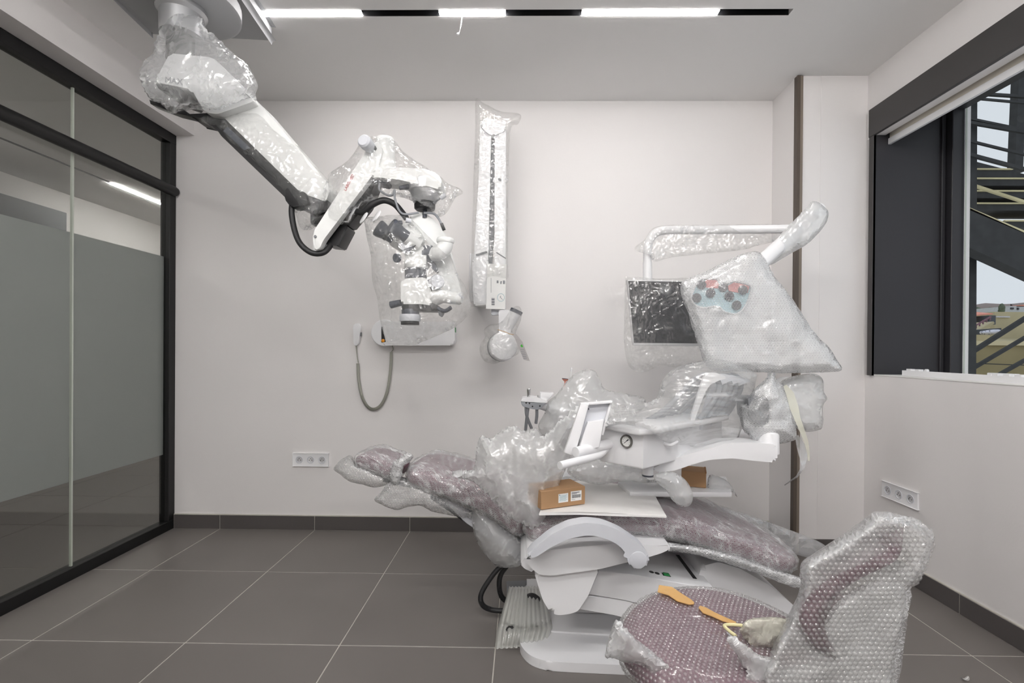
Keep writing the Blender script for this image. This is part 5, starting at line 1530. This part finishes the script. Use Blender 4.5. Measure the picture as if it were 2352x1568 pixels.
B().tube([P(1745, 606, 2.0), P(1800, 556, 2.1), P(1862, 497, 2.22), P(1880, 480, 2.25)], [0.030, 0.030, 0.031, 0.032], 18).make('spring_arm', 'white_plastic', la)
B().tube([P(1838, 526, pd - 0.12), P(1842, 517, 2.18)], 0.028, 14).make('arm_joint', 'white_plastic', la)
bag('film_sleeve', [(1752, 585), (1800, 530), (1850, 478), (1866, 463), (1885, 467), (1902, 488), (1900, 508), (1885, 530), (1855, 560), (1810, 585), (1768, 608)],
    2.12, 0.07, 0.06, 'film_haze', 'milky film sleeve over the slanting lamp arm', 'film', R=22, g=6, cr=(0.008, 12.0, 33), sharp=16)
bag('film_sleeve', [(1458, 572), (1480, 550), (1500, 524), (1530, 517), (1600, 517), (1700, 516), (1800, 517), (1810, 540), (1770, 556), (1700, 574), (1620, 582), (1540, 592), (1505, 600), (1490, 585)],
    pd - 0.015, 0.026, 0.026, 'film_clear', 'loose crinkled film hanging along the horizontal lamp pole', 'film', R=10, g=5, cr=(0.010, 16.0, 34), sharp=16)
bag('bubble_wrap', [(1563, 655), (1580, 640), (1620, 622), (1690, 590), (1735, 578), (1752, 588), (1768, 618), (1800, 662), (1835, 710), (1870, 765), (1905, 800), (1920, 825), (1932, 850), (1880, 854), (1800, 856), (1720, 852), (1640, 850), (1615, 830), (1600, 785), (1585, 735), (1568, 690)],
    1.96, 0.075, 0.10, 'bubble_milky', 'big bubble wrap bag around the operating lamp head', 'bubble wrap', R=26, g=7, cr=(0.012, 9.0, 35), sharp=16, contact=[(face, 0.8)])

# ================================================================== DELIVERY UNIT
du = thing('delivery_unit', P(1450, 1075, 1.75), 'white dental delivery unit with round pressure gauge and bent handles', 'delivery unit')
zb_, zt_ = 0.752, 0.868
A1 = P(1378, 1050, 1.70); B1 = P(1477, 1070, 1.585)
plan = [Vector((A1.x, A1.y, zb_)), Vector((B1.x, B1.y, zb_)), Vector((0.80, 1.95, zb_)), Vector((0.58, 2.12, zb_))]
B().prism(plan, (0, 0, zt_ - zb_), 0.008, 3).make('console', 'white_plastic', du)
lid = [Vector((A1.x - 0.012, A1.y + 0.0, zt_)), Vector((A1.x + 0.015, A1.y - 0.03, zt_)), Vector((B1.x - 0.02, B1.y - 0.03, zt_)), Vector((B1.x + 0.03, B1.y - 0.012, zt_)), Vector((0.82, 1.93, zt_)), Vector((0.59, 2.14, zt_))]
B().prism(lid, (0, 0, 0.022), 0.008, 3).make('console_lid', 'white_plastic', du)
nrm_f = Vector((B1.y - A1.y, -(B1.x - A1.x), 0)).normalized()
if nrm_f.y > 0: nrm_f = -nrm_f
fu = Vector((B1.x - A1.x, B1.y - A1.y, 0)).normalized()
def on_face(px, py):
    v = ray(px, py)
    t = (A1 - CAMP).dot(nrm_f) / v.dot(nrm_f)
    return CAMP + v * t
gc = on_face(1440, 1013)
g_ = B().lathe(gc - nrm_f * 0.004, nrm_f, [(0, 0.0225), (0.010, 0.0225), (0.0125, 0.021), (0.0125, 0.0175), (0.007, 0.0165)], 36).make('pressure_gauge', 'gauge_metal', du)
B().lathe(gc, nrm_f, [(0.0, 0.0168), (0.0045, 0.0168)], 32).make('dial', 'paper', g_)
nd_ = (fu * -0.7 + Vector((0, 0, -0.6))).normalized()
B().obox(gc + nrm_f * 0.0052 - nd_ * 0.001, nd_, nrm_f, nd_.cross(nrm_f), 0.011, 0.0004, 0.0008).make('needle', 'ink', g_)
B().obox(gc + nrm_f * 0.0053 - nd_ * 0.007, nd_, nrm_f, nd_.cross(nrm_f), 0.0045, 0.0005, 0.0017).make('needle_tail', 'ink', g_)
for k in range(9):
    an = math.radians(-40 + k * 32.5)
    q_ = gc + nrm_f * 0.0049 + (fu * math.cos(an) + Vector((0, 0, 1)) * math.sin(an)) * 0.0125
    B().obox(q_, fu, nrm_f, (0, 0, 1), 0.0009, 0.0002, 0.0009).make('tick', 'ink_grey', g_)
# side bulge and small knob on the right flank
B().lathe(P(1520, 1005, 1.70), (0.6, -0.5, -0.1), [(-0.05, 0.04), (0, 0.04), (0.012, 0.034), (0.016, 0.02)], 28).make('water_regulator', 'white_plastic', du)
B().tube(smooth_path([P(1525, 1018, 1.67), P(1540, 1022, 1.66), P(1555, 1014, 1.68)], 5), 0.006, 10).make('drain_loop', 'white_plastic', du)
# tilted control panel
ext([(1334, 926), (1353, 928), (1330, 1010), (1319, 1048), (1296, 1039)], 1.585, 0.024, 0.003).make('control_panel', 'white_plastic', du)
ext([(1338, 930), (1404, 924), (1383, 1000), (1330, 1030)], 1.612, 0.008, 0.002).make('panel_face', 'pale_grey', du)  # pale grey puts the shade of the recessed face into its colour
ext([(1334, 926), (1407, 920.5), (1406, 926), (1340, 931)], 1.59, 0.03, 0.002).make('panel_rim', 'white_plastic', du)
ext([(1407, 921), (1386, 1000), (1380, 998), (1401, 924)], 1.60, 0.016, 0.002).make('panel_rim', 'white_plastic', du)
ext([(1350, 969), (1388, 963), (1377, 1026), (1340, 1038), (1328, 1034)], 1.592, 0.02, 0.003).make('panel_bracket', 'white_plastic', du)
B().tube([P(1322, 1038, 1.56), P(1345, 1033, 1.59), P(1400, 1019, 1.68)], [0.0165, 0.0175, 0.0175], 24).make('panel_pivot', 'white_plastic', du)
hp_ = [P(1286, 1069, 1.49), P(1320, 1060, 1.53), P(1372, 1046, 1.62), P(1392, 1030, 1.68)]
B().tube(smooth_path(hp_, 5), 0.0125, 20).make('handle', 'white_plastic', du)
for (x, y) in ((1352, 939), (1399, 933)):
    B().lathe(P(x, y, 1.612), (0, -1, 0), [(0, 0.0018), (0.004, 0.0018)], 8).make('screw', 'ink', du)
# swing arm (S shape) and neck
ext(round_poly([(1495, 1078), (1526, 1061), (1551, 1052), (1605, 1036), (1652, 1024), (1666, 1018), (1727, 1016), (1778, 1020), (1785, 1025), (1786, 1056), (1778, 1062), (1731, 1058), (1683, 1052), (1627, 1056), (1589, 1067), (1551, 1080), (1515, 1084)], 8), 1.72, 0.10, 0.010, 3).make('swing_arm', 'white_plastic', du)
B().lathe(P(1488, 1092, 1.70), (0, 0, 1), [(0, 0.019), (0.012, 0.019), (0.06, 0.019)], 22).make('neck', 'white_plastic', du)
B().lathe(P(1488, 1093, 1.70), (0, 0, 1), [(0, 0.0196), (0.006, 0.0196)], 22).make('neck_ring', 'dark_grey', du)
B().tube([P(1765, 1040, 1.77), P(1765, 1000, 1.77), P(1760, 975, 1.80)], 0.036, 18).make('arm_post', 'white_plastic', du)
# instrument brackets with hoses
def hook(dx, dy, d, mat='white_plastic'):
    ext(round_poly([(x + dx, y + dy) for x, y in [(1616, 867), (1623, 857), (1642, 855), (1663, 862), (1670, 868), (1653, 873), (1632, 883), (1621, 898), (1608, 930), (1598, 958), (1590, 985), (1582, 982), (1590, 950)]], 4), d, 0.014, 0.003).make('whip_arm', mat, du)
hook(0, 0, 1.77)
hook(22, 3, 1.83, 'pale_grey'); hook(40, 6, 1.89, 'pale_grey'); hook(56, 8, 1.95, 'pale_grey')
for k in range(5):
    dx = k * 14; d = 1.80 + k * 0.045
    pth = smooth_path([P(1470 + dx, 975, d), P(1520 + dx, 945, d), P(1562 + dx, 905, d), P(1600 + dx, 868, d), P(1632 + dx, 862, d), P(1652 + dx * .9, 885, d), P(1636 + dx * .9, 925, d), P(1606 + dx, 962, d)], 6)
    B().tube(pth, 0.010, 12).make('instrument_hose', 'hose_grey', du)
# tray with second cardboard box
tr_ = thing('instrument_tray', PZ(1560, 1128, 0.60), 'white shelf tray under the delivery arm', 'tray')
zt2 = 0.60
tc_ = [PZ(1447, 1129, zt2), PZ(1681, 1130, zt2), PZ(1668, 1094, zt2), PZ(1445, 1088, zt2), PZ(1419, 1106, zt2)]
B().prism([v - Vector((0, 0, 0.020)) for v in tc_], (0, 0, 0.020), 0.004, 2).make('shelf', 'white_plastic', tr_)
tq = tc_[3].lerp(tc_[2], 0.35)
B().tube([tq + Vector((0, 0.02, -0.01)), tq + Vector((0.02, 0.08, 0.2))], 0.015, 12).make('shelf_stem', 'white_plastic', tr_)
b2 = thing('cardboard_box', PZ(1600, 1120, zt2), 'plain brown cardboard box standing on the instrument tray', 'box')
c0 = PZ(1622, 1121, zt2 + 0.001); c1 = PZ(1570, 1116, zt2 + 0.001)
fx2 = (c0 - c1); fx2.z = 0; w2 = fx2.length * 1.1; fx2.normalize(); fy2 = Vector((-fx2.y, fx2.x, 0))
h2_ = P(1622, 1086, c0.y).z - zt2
B().obox(c0 - fx2 * w2 / 2 + fy2 * 0.05 + Vector((0, 0, h2_ / 2)), fx2, fy2, (0, 0, 1), w2 / 2, 0.05, h2_ / 2, 0.002, 1).make('carton', 'cardboard', b2)
B().obox(c0 - fx2 * 0.002 + fy2 * 0.05 + Vector((0, 0, h2_ - 0.001)), fx2, fy2, (0, 0, 1), 0.003, 0.05, 0.002).make('flap_edge', 'cardboard_dark', b2)

# ---- films around the delivery unit
bag('milky_film', [(1380, 984, 1.66), (1384, 940), (1420, 932), (1500, 918), (1518, 880), (1535, 856), (1565, 840), (1640, 826), (1690, 838), (1735, 858), (1737, 872), (1728, 905), (1712, 945), (1705, 975), (1690, 1012), (1660, 1024), (1610, 1032), (1570, 1032), (1520, 1012, 1.62), (1490, 990, 1.60), (1440, 974, 1.60), (1410, 975, 1.62)],
    1.86, 0.13, 0.14, 'film_streak', 'milky stretched film over the hose brackets of the delivery unit', 'film', R=60, g=7, cr=(0.012, 7.0, 41, (0.5, 1, 2.0)), sharp=16)
bag('milky_film', [(1238, 985), (1250, 950), (1258, 925), (1280, 905), (1300, 880), (1325, 856), (1362, 850), (1378, 872), (1392, 895), (1440, 905), (1480, 915), (1470, 945), (1400, 985), (1340, 1010), (1270, 1020)],
    2.44, 0.14, 0.14, 'film_milky', 'milky film draped over the spittoon behind the delivery unit', 'film', R=50, g=7, cr=(0.015, 7.0, 42, (1.2, 1.0, 0.7)), sharp=16)
bag('milky_film', [(1338, 930), (1332, 980), (1318, 1025), (1300, 1072), (1282, 1115), (1262, 1160), (1245, 1195), (1225, 1212), (1190, 1196), (1150, 1165), (1120, 1130), (1085, 1105), (1042, 1090), (1050, 1078), (1088, 1075), (1095, 1040), (1102, 1005), (1118, 1000), (1130, 1008), (1160, 985), (1182, 976), (1205, 990), (1232, 982), (1250, 1000), (1290, 960)],
    1.80, 0.12, 0.12, 'film_milky', 'large crumpled milky plastic sheet heaped on the chair backrest', 'plastic sheet', R=55, g=6, cr=(0.022, 7.0, 43, (1.2, 1.0, 0.75)), sharp=16)
bag('milky_film', [(1305, 1075), (1370, 1052), (1470, 1072), (1480, 1095), (1500, 1100), (1520, 1085), (1540, 1085), (1520, 1106), (1440, 1106), (1418, 1106), (1370, 1112), (1320, 1098)],
    1.95, 0.10, 0.08, 'film_milky', 'loose milky film under the delivery console above the foam sheet', 'film', R=22, g=6, cr=(0.010, 10.0, 44), sharp=16)
bag('film_tube', [(1500, 1092), (1520, 1083), (1545, 1084), (1568, 1096), (1583, 1115), (1592, 1138), (1588, 1156), (1575, 1164), (1558, 1160), (1545, 1148), (1530, 1125), (1512, 1110)],
    1.66, 0.045, 0.045, 'film_milky', 'sock-like milky film lobe dangling below the delivery arm', 'film', R=26, g=5, cr=(0.005, 16.0, 45), sharp=16)
bag('milky_film', [(1628, 1092), (1650, 1094), (1672, 1106), (1684, 1122), (1694, 1142), (1688, 1136), (1676, 1127), (1630, 1126)],
    1.93, 0.02, 0.04, 'film_milky', 'thin film corner hanging over the right end of the tray', 'film', R=12, g=5, cr=(0.004, 14.0, 46))
# wrapped swivel joint and its wrapped cylinder
wj = thing('swivel_joint', P(1760, 1012, 1.80), 'grey metal swivel joint inside bubble wrap on the delivery arm', 'joint')
B().prism([P(x, y, 1.765) for x, y in round_poly([(1718, 912), (1766, 914), (1766, 968), (1755, 982), (1722, 965)], 6)], (0, 0.10, 0), 0.01, 2).make('joint_body', 'mid_grey', wj)
B().tube([P(1745, 975, 1.84), P(1752, 1004, 1.80)], 0.045, 18).make('joint_base', 'white_plastic', wj)
wc = thing('wrapped_cylinder', P(1850, 985, 2.1), 'white rounded housing wrapped in film at the right of the swivel joint', 'housing')
B().prism([P(x, y, 2.0) for x, y in round_poly([(1800, 885), (1840, 868), (1878, 872), (1888, 890), (1886, 975), (1878, 984), (1842, 986), (1810, 960)], 10)], (0, 0.14, 0), 0.02, 3).make('housing', 'white_matte', wc)
B().tube([P(1800, 930, 2.02), P(1750, 950, 1.86)], 0.04, 14).make('link', 'white_plastic', wc)
bag('bubble_wrap', [(1773, 855), (1785, 872), (1800, 890), (1815, 925), (1828, 975), (1830, 1005), (1815, 1014), (1780, 1020), (1745, 1022), (1725, 1016), (1720, 1000), (1704, 985), (1698, 955), (1698, 930), (1712, 918), (1735, 890), (1760, 868)],
    1.84, 0.10, 0.08, 'bubble_milky', 'pointed bubble wrap around the swivel joint on the delivery arm', 'bubble wrap', R=40, g=6, cr=(0.010, 14.0, 47), sharp=16, contact=[([(1716, 912), (1767, 914), (1767, 966), (1755, 976), (1720, 962)], 0.65)])
bag('film_sleeve', [(1792, 878), (1830, 862), (1870, 858), (1890, 872), (1892, 900), (1900, 915), (1890, 935), (1890, 975), (1880, 988), (1840, 990), (1815, 965), (1800, 920)],
    2.06, 0.10, 0.10, 'film_milky', 'film wrapped tightly around the white housing right of the swivel joint', 'film', R=26, g=6, cr=(0.007, 14.0, 48), sharp=16)
# yellowed tape strip with film tail
ts = thing('tape_strip', P(1850, 1050, 1.9), 'yellowed tape strip dangling from the wrapped swivel joint', 'tape')
def ribbon(pts, d, name, mat, parent, thick=0.0012):
    """pts: (x,y,half width px) along a strip"""
    L_ = []; R_ = []
    for i, (x, y, w) in enumerate(pts):
        a = Vector(pts[max(i - 1, 0)][:2]); b = Vector(pts[min(i + 1, len(pts) - 1)][:2])
        t = (b - a).normalized(); n_ = Vector((-t.y, t.x))
        dd = d + 0.012 * math.sin(i * 1.3)
        L_.append(P(x + n_.x * w, y + n_.y * w, dd)); R_.append(P(x - n_.x * w, y - n_.y * w, dd + 0.006))
    rings = [[l, r, r + Vector((0, thick, 0)), l + Vector((0, thick, 0))] for l, r in zip(L_, R_)]
    return B().rings(rings).make(name, mat, parent, sharp=60)
ribbon([(1803, 885, 4), (1815, 905, 9), (1824, 935, 10), (1832, 962, 7), (1843, 990, 6), (1852, 1015, 5), (1857, 1040, 3), (1858, 1058, 2)], 1.78, 'tape', 'film_yellow', ts)
ribbon([(1830, 1000, 4), (1840, 1025, 10), (1846, 1050, 9), (1845, 1072, 4), (1830, 1095, 2), (1802, 1114, 1)], 1.80, 'tail', 'film_bag', ts)

# ================================================================== AIR CUSHION PACK
ac = thing('air_cushion_pack', PZ(1200, 1490, 0.0), 'ribbed clear air-column pack with dark hose inside, leaning on the base plate', 'packaging')
ad = 1.86
NC = 11
def ac_pt(u, v):
    # outline interpolation: top edge to bottom edge
    tl, tr2 = Vector((1170, 1345)), Vector((1250, 1345)); ml, mr = Vector((1140, 1450)), Vector((1270, 1442)); bl, br = Vector((1136, 1488)), Vector((1258, 1480))
    if v < 0.72:
        f = v / 0.72
        a = tl.lerp(ml, f); b = tr2.lerp(mr, f)
    else:
        f = (v - 0.72) / 0.28
        a = ml.lerp(bl, f); b = mr.lerp(br, f)
    return a.lerp(b, u)
V_ = []; F_ = []
nu, nv = NC * 8, 40
for side in (0, 1):
    for j in range(nv + 1):
        v = j / nv
        for i in range(nu + 1):
            u = i / nu
            q = ac_pt(u, v)
            ph = abs(math.sin(math.pi * u * NC))
            belly = math.sin(math.pi * u) ** 0.6 * (math.sin(math.pi * min(max(v, 0.02), 0.98)) ** 0.5)
            fold = math.exp(-((v - 0.66 - 0.05 * math.cos(math.pi * (u - 0.5) * 2)) / 0.03) ** 2)
            off = (0.085 * belly + 0.011 * ph - 0.02 * fold) * (-1 if side == 0 else 1)
            d_ = ad + 0.24 * (1 - v) + (off if side == 0 else off * 0.7)
            V_.append(P(q.x, q.y + (3.0 * ph if v < 0.03 or v > 0.97 else 0), d_))
    base_ = side * (nv + 1) * (nu + 1)
    for j in range(nv):
        for i in range(nu):
            a = base_ + j * (nu + 1) + i
            F_.append([a, a + 1, a + nu + 2, a + nu + 1])
_ac = mesh_obj('air_columns', np.array([tuple(v) for v in V_]), F_, 'air_cushion', ac)
ic = smooth_path([P(1165, 1455, 1.88), P(1190, 1440, 1.9), P(1230, 1445, 1.9), P(1240, 1462, 1.88), P(1200, 1470, 1.87)], 6)
B().tube(ic, 0.02, 12).make('coiled_hose', 'black_rubber', ac)
B().tube(smooth_path([P(1205, 1380, 2.0), P(1222, 1372, 2.0), P(1240, 1385, 2.0)], 5), 0.018, 10).make('coiled_hose', 'black_rubber', ac)
# ================================================================== STOOL (front right)
sl = thing('dentist_stool', (0.44, 1.08, 0), 'mauve saddle stool in bubble wrap at the front right', 'stool')
SZ = 0.52
SC = Vector((0.455, 1.075, SZ))
def seat_rings(grow, tz):
    rings = []
    n = 48
    prof = [(0.02, 0.012), (0.5, 0.012), (0.80, 0.008), (0.93, -0.004), (0.985, -0.018), (1.0, -0.034), (0.985, -0.052), (0.94, -0.064), (0.7, -0.070), (0.02, -0.070)]
    for s, z in prof:
        r = []
        for k in range(n):
            a = 2 * math.pi * k / n
            rx = 0.215 + grow; ry = 0.225 + grow
            e = 1.0 + 0.05 * math.cos(2 * a) - 0.06 * math.cos(a - 0.9)
            dip = -0.010 * math.cos(a * 2) * s
            zz = z + (grow if z > -0.03 else -grow) * 0.6 + dip * (1 if z > -0.03 else 0.3)
            r.append(SC + Vector((math.cos(a) * rx * s * e, math.sin(a) * ry * s * e, zz + tz)))
        rings.append(r)
    return rings
B().rings(seat_rings(0, 0)).make('seat', 'mauve_vinyl', sl, sharp=60)
B().lathe(SC - Vector((0, 0, 0.10)), (0, 0, 1), [(0, 0.10), (0.015, 0.12), (0.03, 0.12)], 28).make('seat_plate', 'black_plastic', sl)
B().lathe((SC.x, SC.y, 0.08), (0, 0, 1), [(0, 0.035), (0.15, 0.033), (0.15, 0.022), (0.35, 0.022)], 20).make('gas_column', 'chrome', sl)
for k in range(5):
    a = 2 * math.pi * k / 5 + 0.4
    dvec = Vector((math.cos(a), math.sin(a), 0))
    c0 = Vector((SC.x, SC.y, 0.095))
    lg = B().tube([c0, c0 + dvec * 0.12 + Vector((0, 0, -0.01)), c0 + dvec * 0.24 + Vector((0, 0, -0.03))], [0.026, 0.022, 0.016], 12).make('leg', 'silver', sl)
    w_ = c0 + dvec * 0.235
    sd_ = Vector((-dvec.y, dvec.x, 0))
    B().lathe(Vector((w_.x, w_.y, 0.026)) - sd_ * 0.02, sd_, [(0, 0.022), (0.006, 0.026), (0.034, 0.026), (0.04, 0.022)], 18).make('caster', 'black_rubber', lg)
# back pad: curved lumbar pad, near-side profile swept to the far side
prof = [(1918, 1503), (1884, 1484), (1860, 1452), (1858, 1420), (1878, 1378), (1915, 1342), (1965, 1312), (2020, 1286), (2062, 1266)]
near = smooth_path([P(x, y, 0.97) for x, y in prof], 4)
sw_ = Vector((0.16, 0.20, 0.0))
rings = []
K = len(near)
for i, c in enumerate(near):
    t = (near[min(i + 1, K - 1)] - near[max(i - 1, 0)]).normalized()
    ax_ = sw_.normalized()
    nn_ = t.cross(ax_).normalized()
    e = min(i, K - 1 - i)
    s = 1.0 if e >= 3 else (0.45, 0.75, 0.93)[e]
    r = []
    for k in range(20):
        a = 2 * math.pi * k / 20
        ca, sa = math.cos(a), math.sin(a)
        x = math.copysign(abs(ca) ** 0.66, ca); y = math.copysign(abs(sa) ** 0.66, sa)
        r.append(c + sw_ * 0.5 + sw_ * (0.5 * x * (0.8 + 0.2 * s)) + nn_ * (y * 0.026 * s))
    rings.append(r)
B().rings(rings).make('back_pad', 'mauve_vinyl', sl, sharp=60)
B().tube(smooth_path([Vector((SC.x + 0.06, SC.y + 0.0, SZ - 0.085)), Vector((SC.x + 0.25, SC.y + 0.02, SZ - 0.08)), P(2010, 1460, 1.05), P(1990, 1350, 1.05)], 6), 0.014, 12).make('back_stem', 'black_plastic', sl)
# wrap over the seat with real bubbles
rg = seat_rings(0.006, 0.0)
rg = rg[:9]
V_ = []; UV_ = []; F_ = []
n = 48; RR = []
for r in rg:
    RR.append(r)
fine = []
for i in range(len(rg) - 1):
    for f in range(4):
        fine.append([rg[i][k].lerp(rg[i + 1][k], f / 4) for k in range(n)])
fine.append(rg[-1])
for i, r in enumerate(fine):
    for k in range(n):
        V_.append(tuple(r[k]))
for i in range(len(fine) - 1):
    for k in range(n):
        a = i * n + k; b_ = i * n + (k + 1) % n
        F_.append([a, b_, b_ + n, a + n])
V_ = np.array(V_)
cen_ = np.array(SC)
# uv: polar arc-length unrolled from the top centre
for i, r in enumerate(fine):
    for k in range(n):
        s_ = 0.0
        for j in range(1, i + 1):
            s_ += (fine[j][k] - fine[j - 1][k]).length
        an = math.atan2(r[k].y - SC.y, r[k].x - SC.x)
        UV_.append(((s_ + 0.004) * math.cos(an), (s_ + 0.004) * math.sin(an)))
UV_ = np.array(UV_)
T_ = []
for q in F_:
    T_.append([q[0], q[1], q[2]]); T_.append([q[0], q[2], q[3]])
T_ = np.array(T_)
fn_ = np.cross(V_[T_[:, 1]] - V_[T_[:, 0]], V_[T_[:, 2]] - V_[T_[:, 0]])
vn_ = np.zeros_like(V_)
for c in range(3):
    np.add.at(vn_, T_[:, c], fn_)
vn_ /= np.maximum(np.linalg.norm(vn_, axis=1, keepdims=True), 1e-12)
out_ = V_ - (cen_ - np.array([0, 0, 0.03]))
if (vn_ * out_).sum() < 0:
    vn_ = -vn_
V_ = V_ + vn_ * (crumple(V_, 9.0, 61) * 0.004)[:, None]
sw2 = mesh_obj('bubble_wrap', V_, [list(map(int, q)) for q in F_], 'bubble_stool', None, uv=UV_)
tag(sw2, 'bubble wrap stretched tightly over the mauve stool seat', 'bubble wrap')
vis = []
for t in T_:
    c = V_[t].mean(0)
    v = np.array(CAMP) - c
    if (vn_[t].mean(0) * v).sum() > 0: vis.append(t)
add_bubbles(sw2, V_, np.array(vis), UV_, vn_, 0.0108, 0.0046, 0.0026, 'bubble_dome')
# loose skirt of the seat wrap
bag('bubble_wrap', [(1395, 1470), (1405, 1440), (1416, 1420), (1440, 1445), (1490, 1490), (1560, 1535), (1640, 1580), (1700, 1620), (1640, 1620), (1560, 1560), (1520, 1545), (1500, 1552), (1480, 1530), (1440, 1520), (1405, 1510), (1390, 1508)],
    0.98, 0.03, 0.08, 'bubble_stool_back', 'loose bubble wrap edge hanging under the stool seat on the left', 'bubble wrap', R=26, g=6, cr=(0.008, 16.0, 62), sharp=16)
# tape, torn film on the seat
tp_ = thing('packing_tape', PZ(1600, 1400, SZ + 0.02), 'torn amber packing tape strip across the wrapped stool seat', 'tape')
def seat_ribbon(pts, name, mat, parent, z):
    L_ = []; R_ = []
    for i, (x, y, w) in enumerate(pts):
        a = Vector(pts[max(i - 1, 0)][:2]); b = Vector(pts[min(i + 1, len(pts) - 1)][:2])
        t = (b - a).normalized(); n_ = Vector((-t.y, t.x))
        L_.append(PZ(x + n_.x * w, y + n_.y * w, z)); R_.append(PZ(x - n_.x * w, y - n_.y * w, z))
    up = Vector((0, 0, 0.0015))
    return B().rings([[l, r, r + up, l + up] for l, r in zip(L_, R_)]).make(name, mat, parent, sharp=60)
zt3 = SZ + 0.022
seat_ribbon([(1512, 1352, 8), (1540, 1358, 10), (1560, 1372, 10), (1585, 1383, 6), (1594, 1386, 2)], 'tape', 'tape_amber', tp_, zt3)
seat_ribbon([(1606, 1394, 3), (1618, 1402, 7), (1640, 1412, 5), (1662, 1422, 5), (1690, 1432, 3)], 'tape', 'tape_amber', tp_, zt3)
ys_ = thing('yellowed_film', PZ(1740, 1450, SZ + 0.03), 'crumpled yellowish film and strap between the stool seat and back', 'film')
inflate('film', [(1700, 1440), (1712, 1420), (1735, 1414), (1780, 1415), (1810, 1420), (1800, 1450), (1775, 1480), (1740, 1490), (1715, 1465)], 1.02, 0.03, 0.04, 'film_yellow', ys_, R=18, g=5, cr=(0.012, 16.0, 63), sharp=16)
B().tube(smooth_path([PZ(1705, 1436, SZ + 0.03), PZ(1680, 1434, SZ + 0.03), PZ(1664, 1436, SZ + 0.03), PZ(1672, 1446, SZ + 0.03), PZ(1690, 1460, SZ + 0.03)], 5), 0.0035, 8).make('strap', 'tape_yellow', ys_)
bag('torn_film', [(1668, 1450), (1700, 1470), (1740, 1500), (1790, 1520), (1800, 1590), (1760, 1640), (1700, 1600), (1712, 1540), (1690, 1500)],
    0.93, 0.03, 0.03, 'bubble_stool_back', 'torn milky bubble wrap flap hanging over the stool seat front', 'bubble wrap', R=24, g=6, cr=(0.010, 13.0, 64), sharp=16)
# bubble wrap bag over the back pad, real bubbles
sbk = bag('bubble_wrap', [(1838, 1292), (1870, 1268), (1930, 1230), (1975, 1198), (2004, 1174), (2030, 1172), (2070, 1180), (2110, 1195), (2138, 1218), (2144, 1245), (2136, 1275), (2112, 1335), (2090, 1352), (2086, 1400), (2080, 1450), (2070, 1510), (2058, 1570), (2040, 1640), (1900, 1660), (1780, 1620), (1740, 1560), (1760, 1500), (1792, 1440), (1812, 1405), (1828, 1370), (1836, 1335)],
    1.03, 0.16, 0.14, 'bubble_stool_back', 'big milky bubble wrap bag over the curved stool back', 'bubble wrap', R=24, g=9, cr=(0.010, 9.0, 65), sharp=16,
    bub=(0.0115, 0.0046, 0.0026, 'bubble_dome'), contact=[([(1918, 1508), (1865, 1488), (1835, 1450), (1832, 1410), (1860, 1362), (1915, 1322), (1985, 1288), (2060, 1255), (2088, 1285), (2010, 1325), (1940, 1368), (1905, 1405), (1893, 1440), (1902, 1480)], 0.62), ([(2010, 1225), (2075, 1200), (2125, 1225), (2130, 1262), (2090, 1285), (2040, 1262)], 0.3)])
inflate('folded_layer', [(1935, 1502), (1895, 1450), (1898, 1410), (1935, 1370), (2000, 1338), (2084, 1345), (2082, 1420), (2068, 1510), (2040, 1620), (1900, 1640), (1800, 1600), (1790, 1540), (1860, 1520)], 0.93, 0.04, 0.03, 'bubble_milky', sbk, R=26, g=9, cr=(0.008, 10.0, 67), sharp=16)
inflate('folded_top', [(1842, 1296), (1930, 1236), (2004, 1180), (2070, 1186), (2105, 1200), (2000, 1240), (1920, 1290), (1850, 1345)], 1.04, 0.10, 0.05, 'bubble_milky', sbk, R=24, g=9, cr=(0.008, 10.0, 68), sharp=16)
# scrap of paper on the floor
sp = thing('paper_scrap', PZ(2216, 1556, 0.0), 'small white crumpled paper scrap on the floor tile', 'scrap')
inflate('scrap', [(2206, 1555), (2214, 1558), (2222, 1552), (2227, 1556), (2225, 1563), (2216, 1563)], PZ(2216, 1560, 0.004).y, 0.008, 0.008, 'paper', sp, R=4, g=2, cr=(0.003, 60.0, 66))
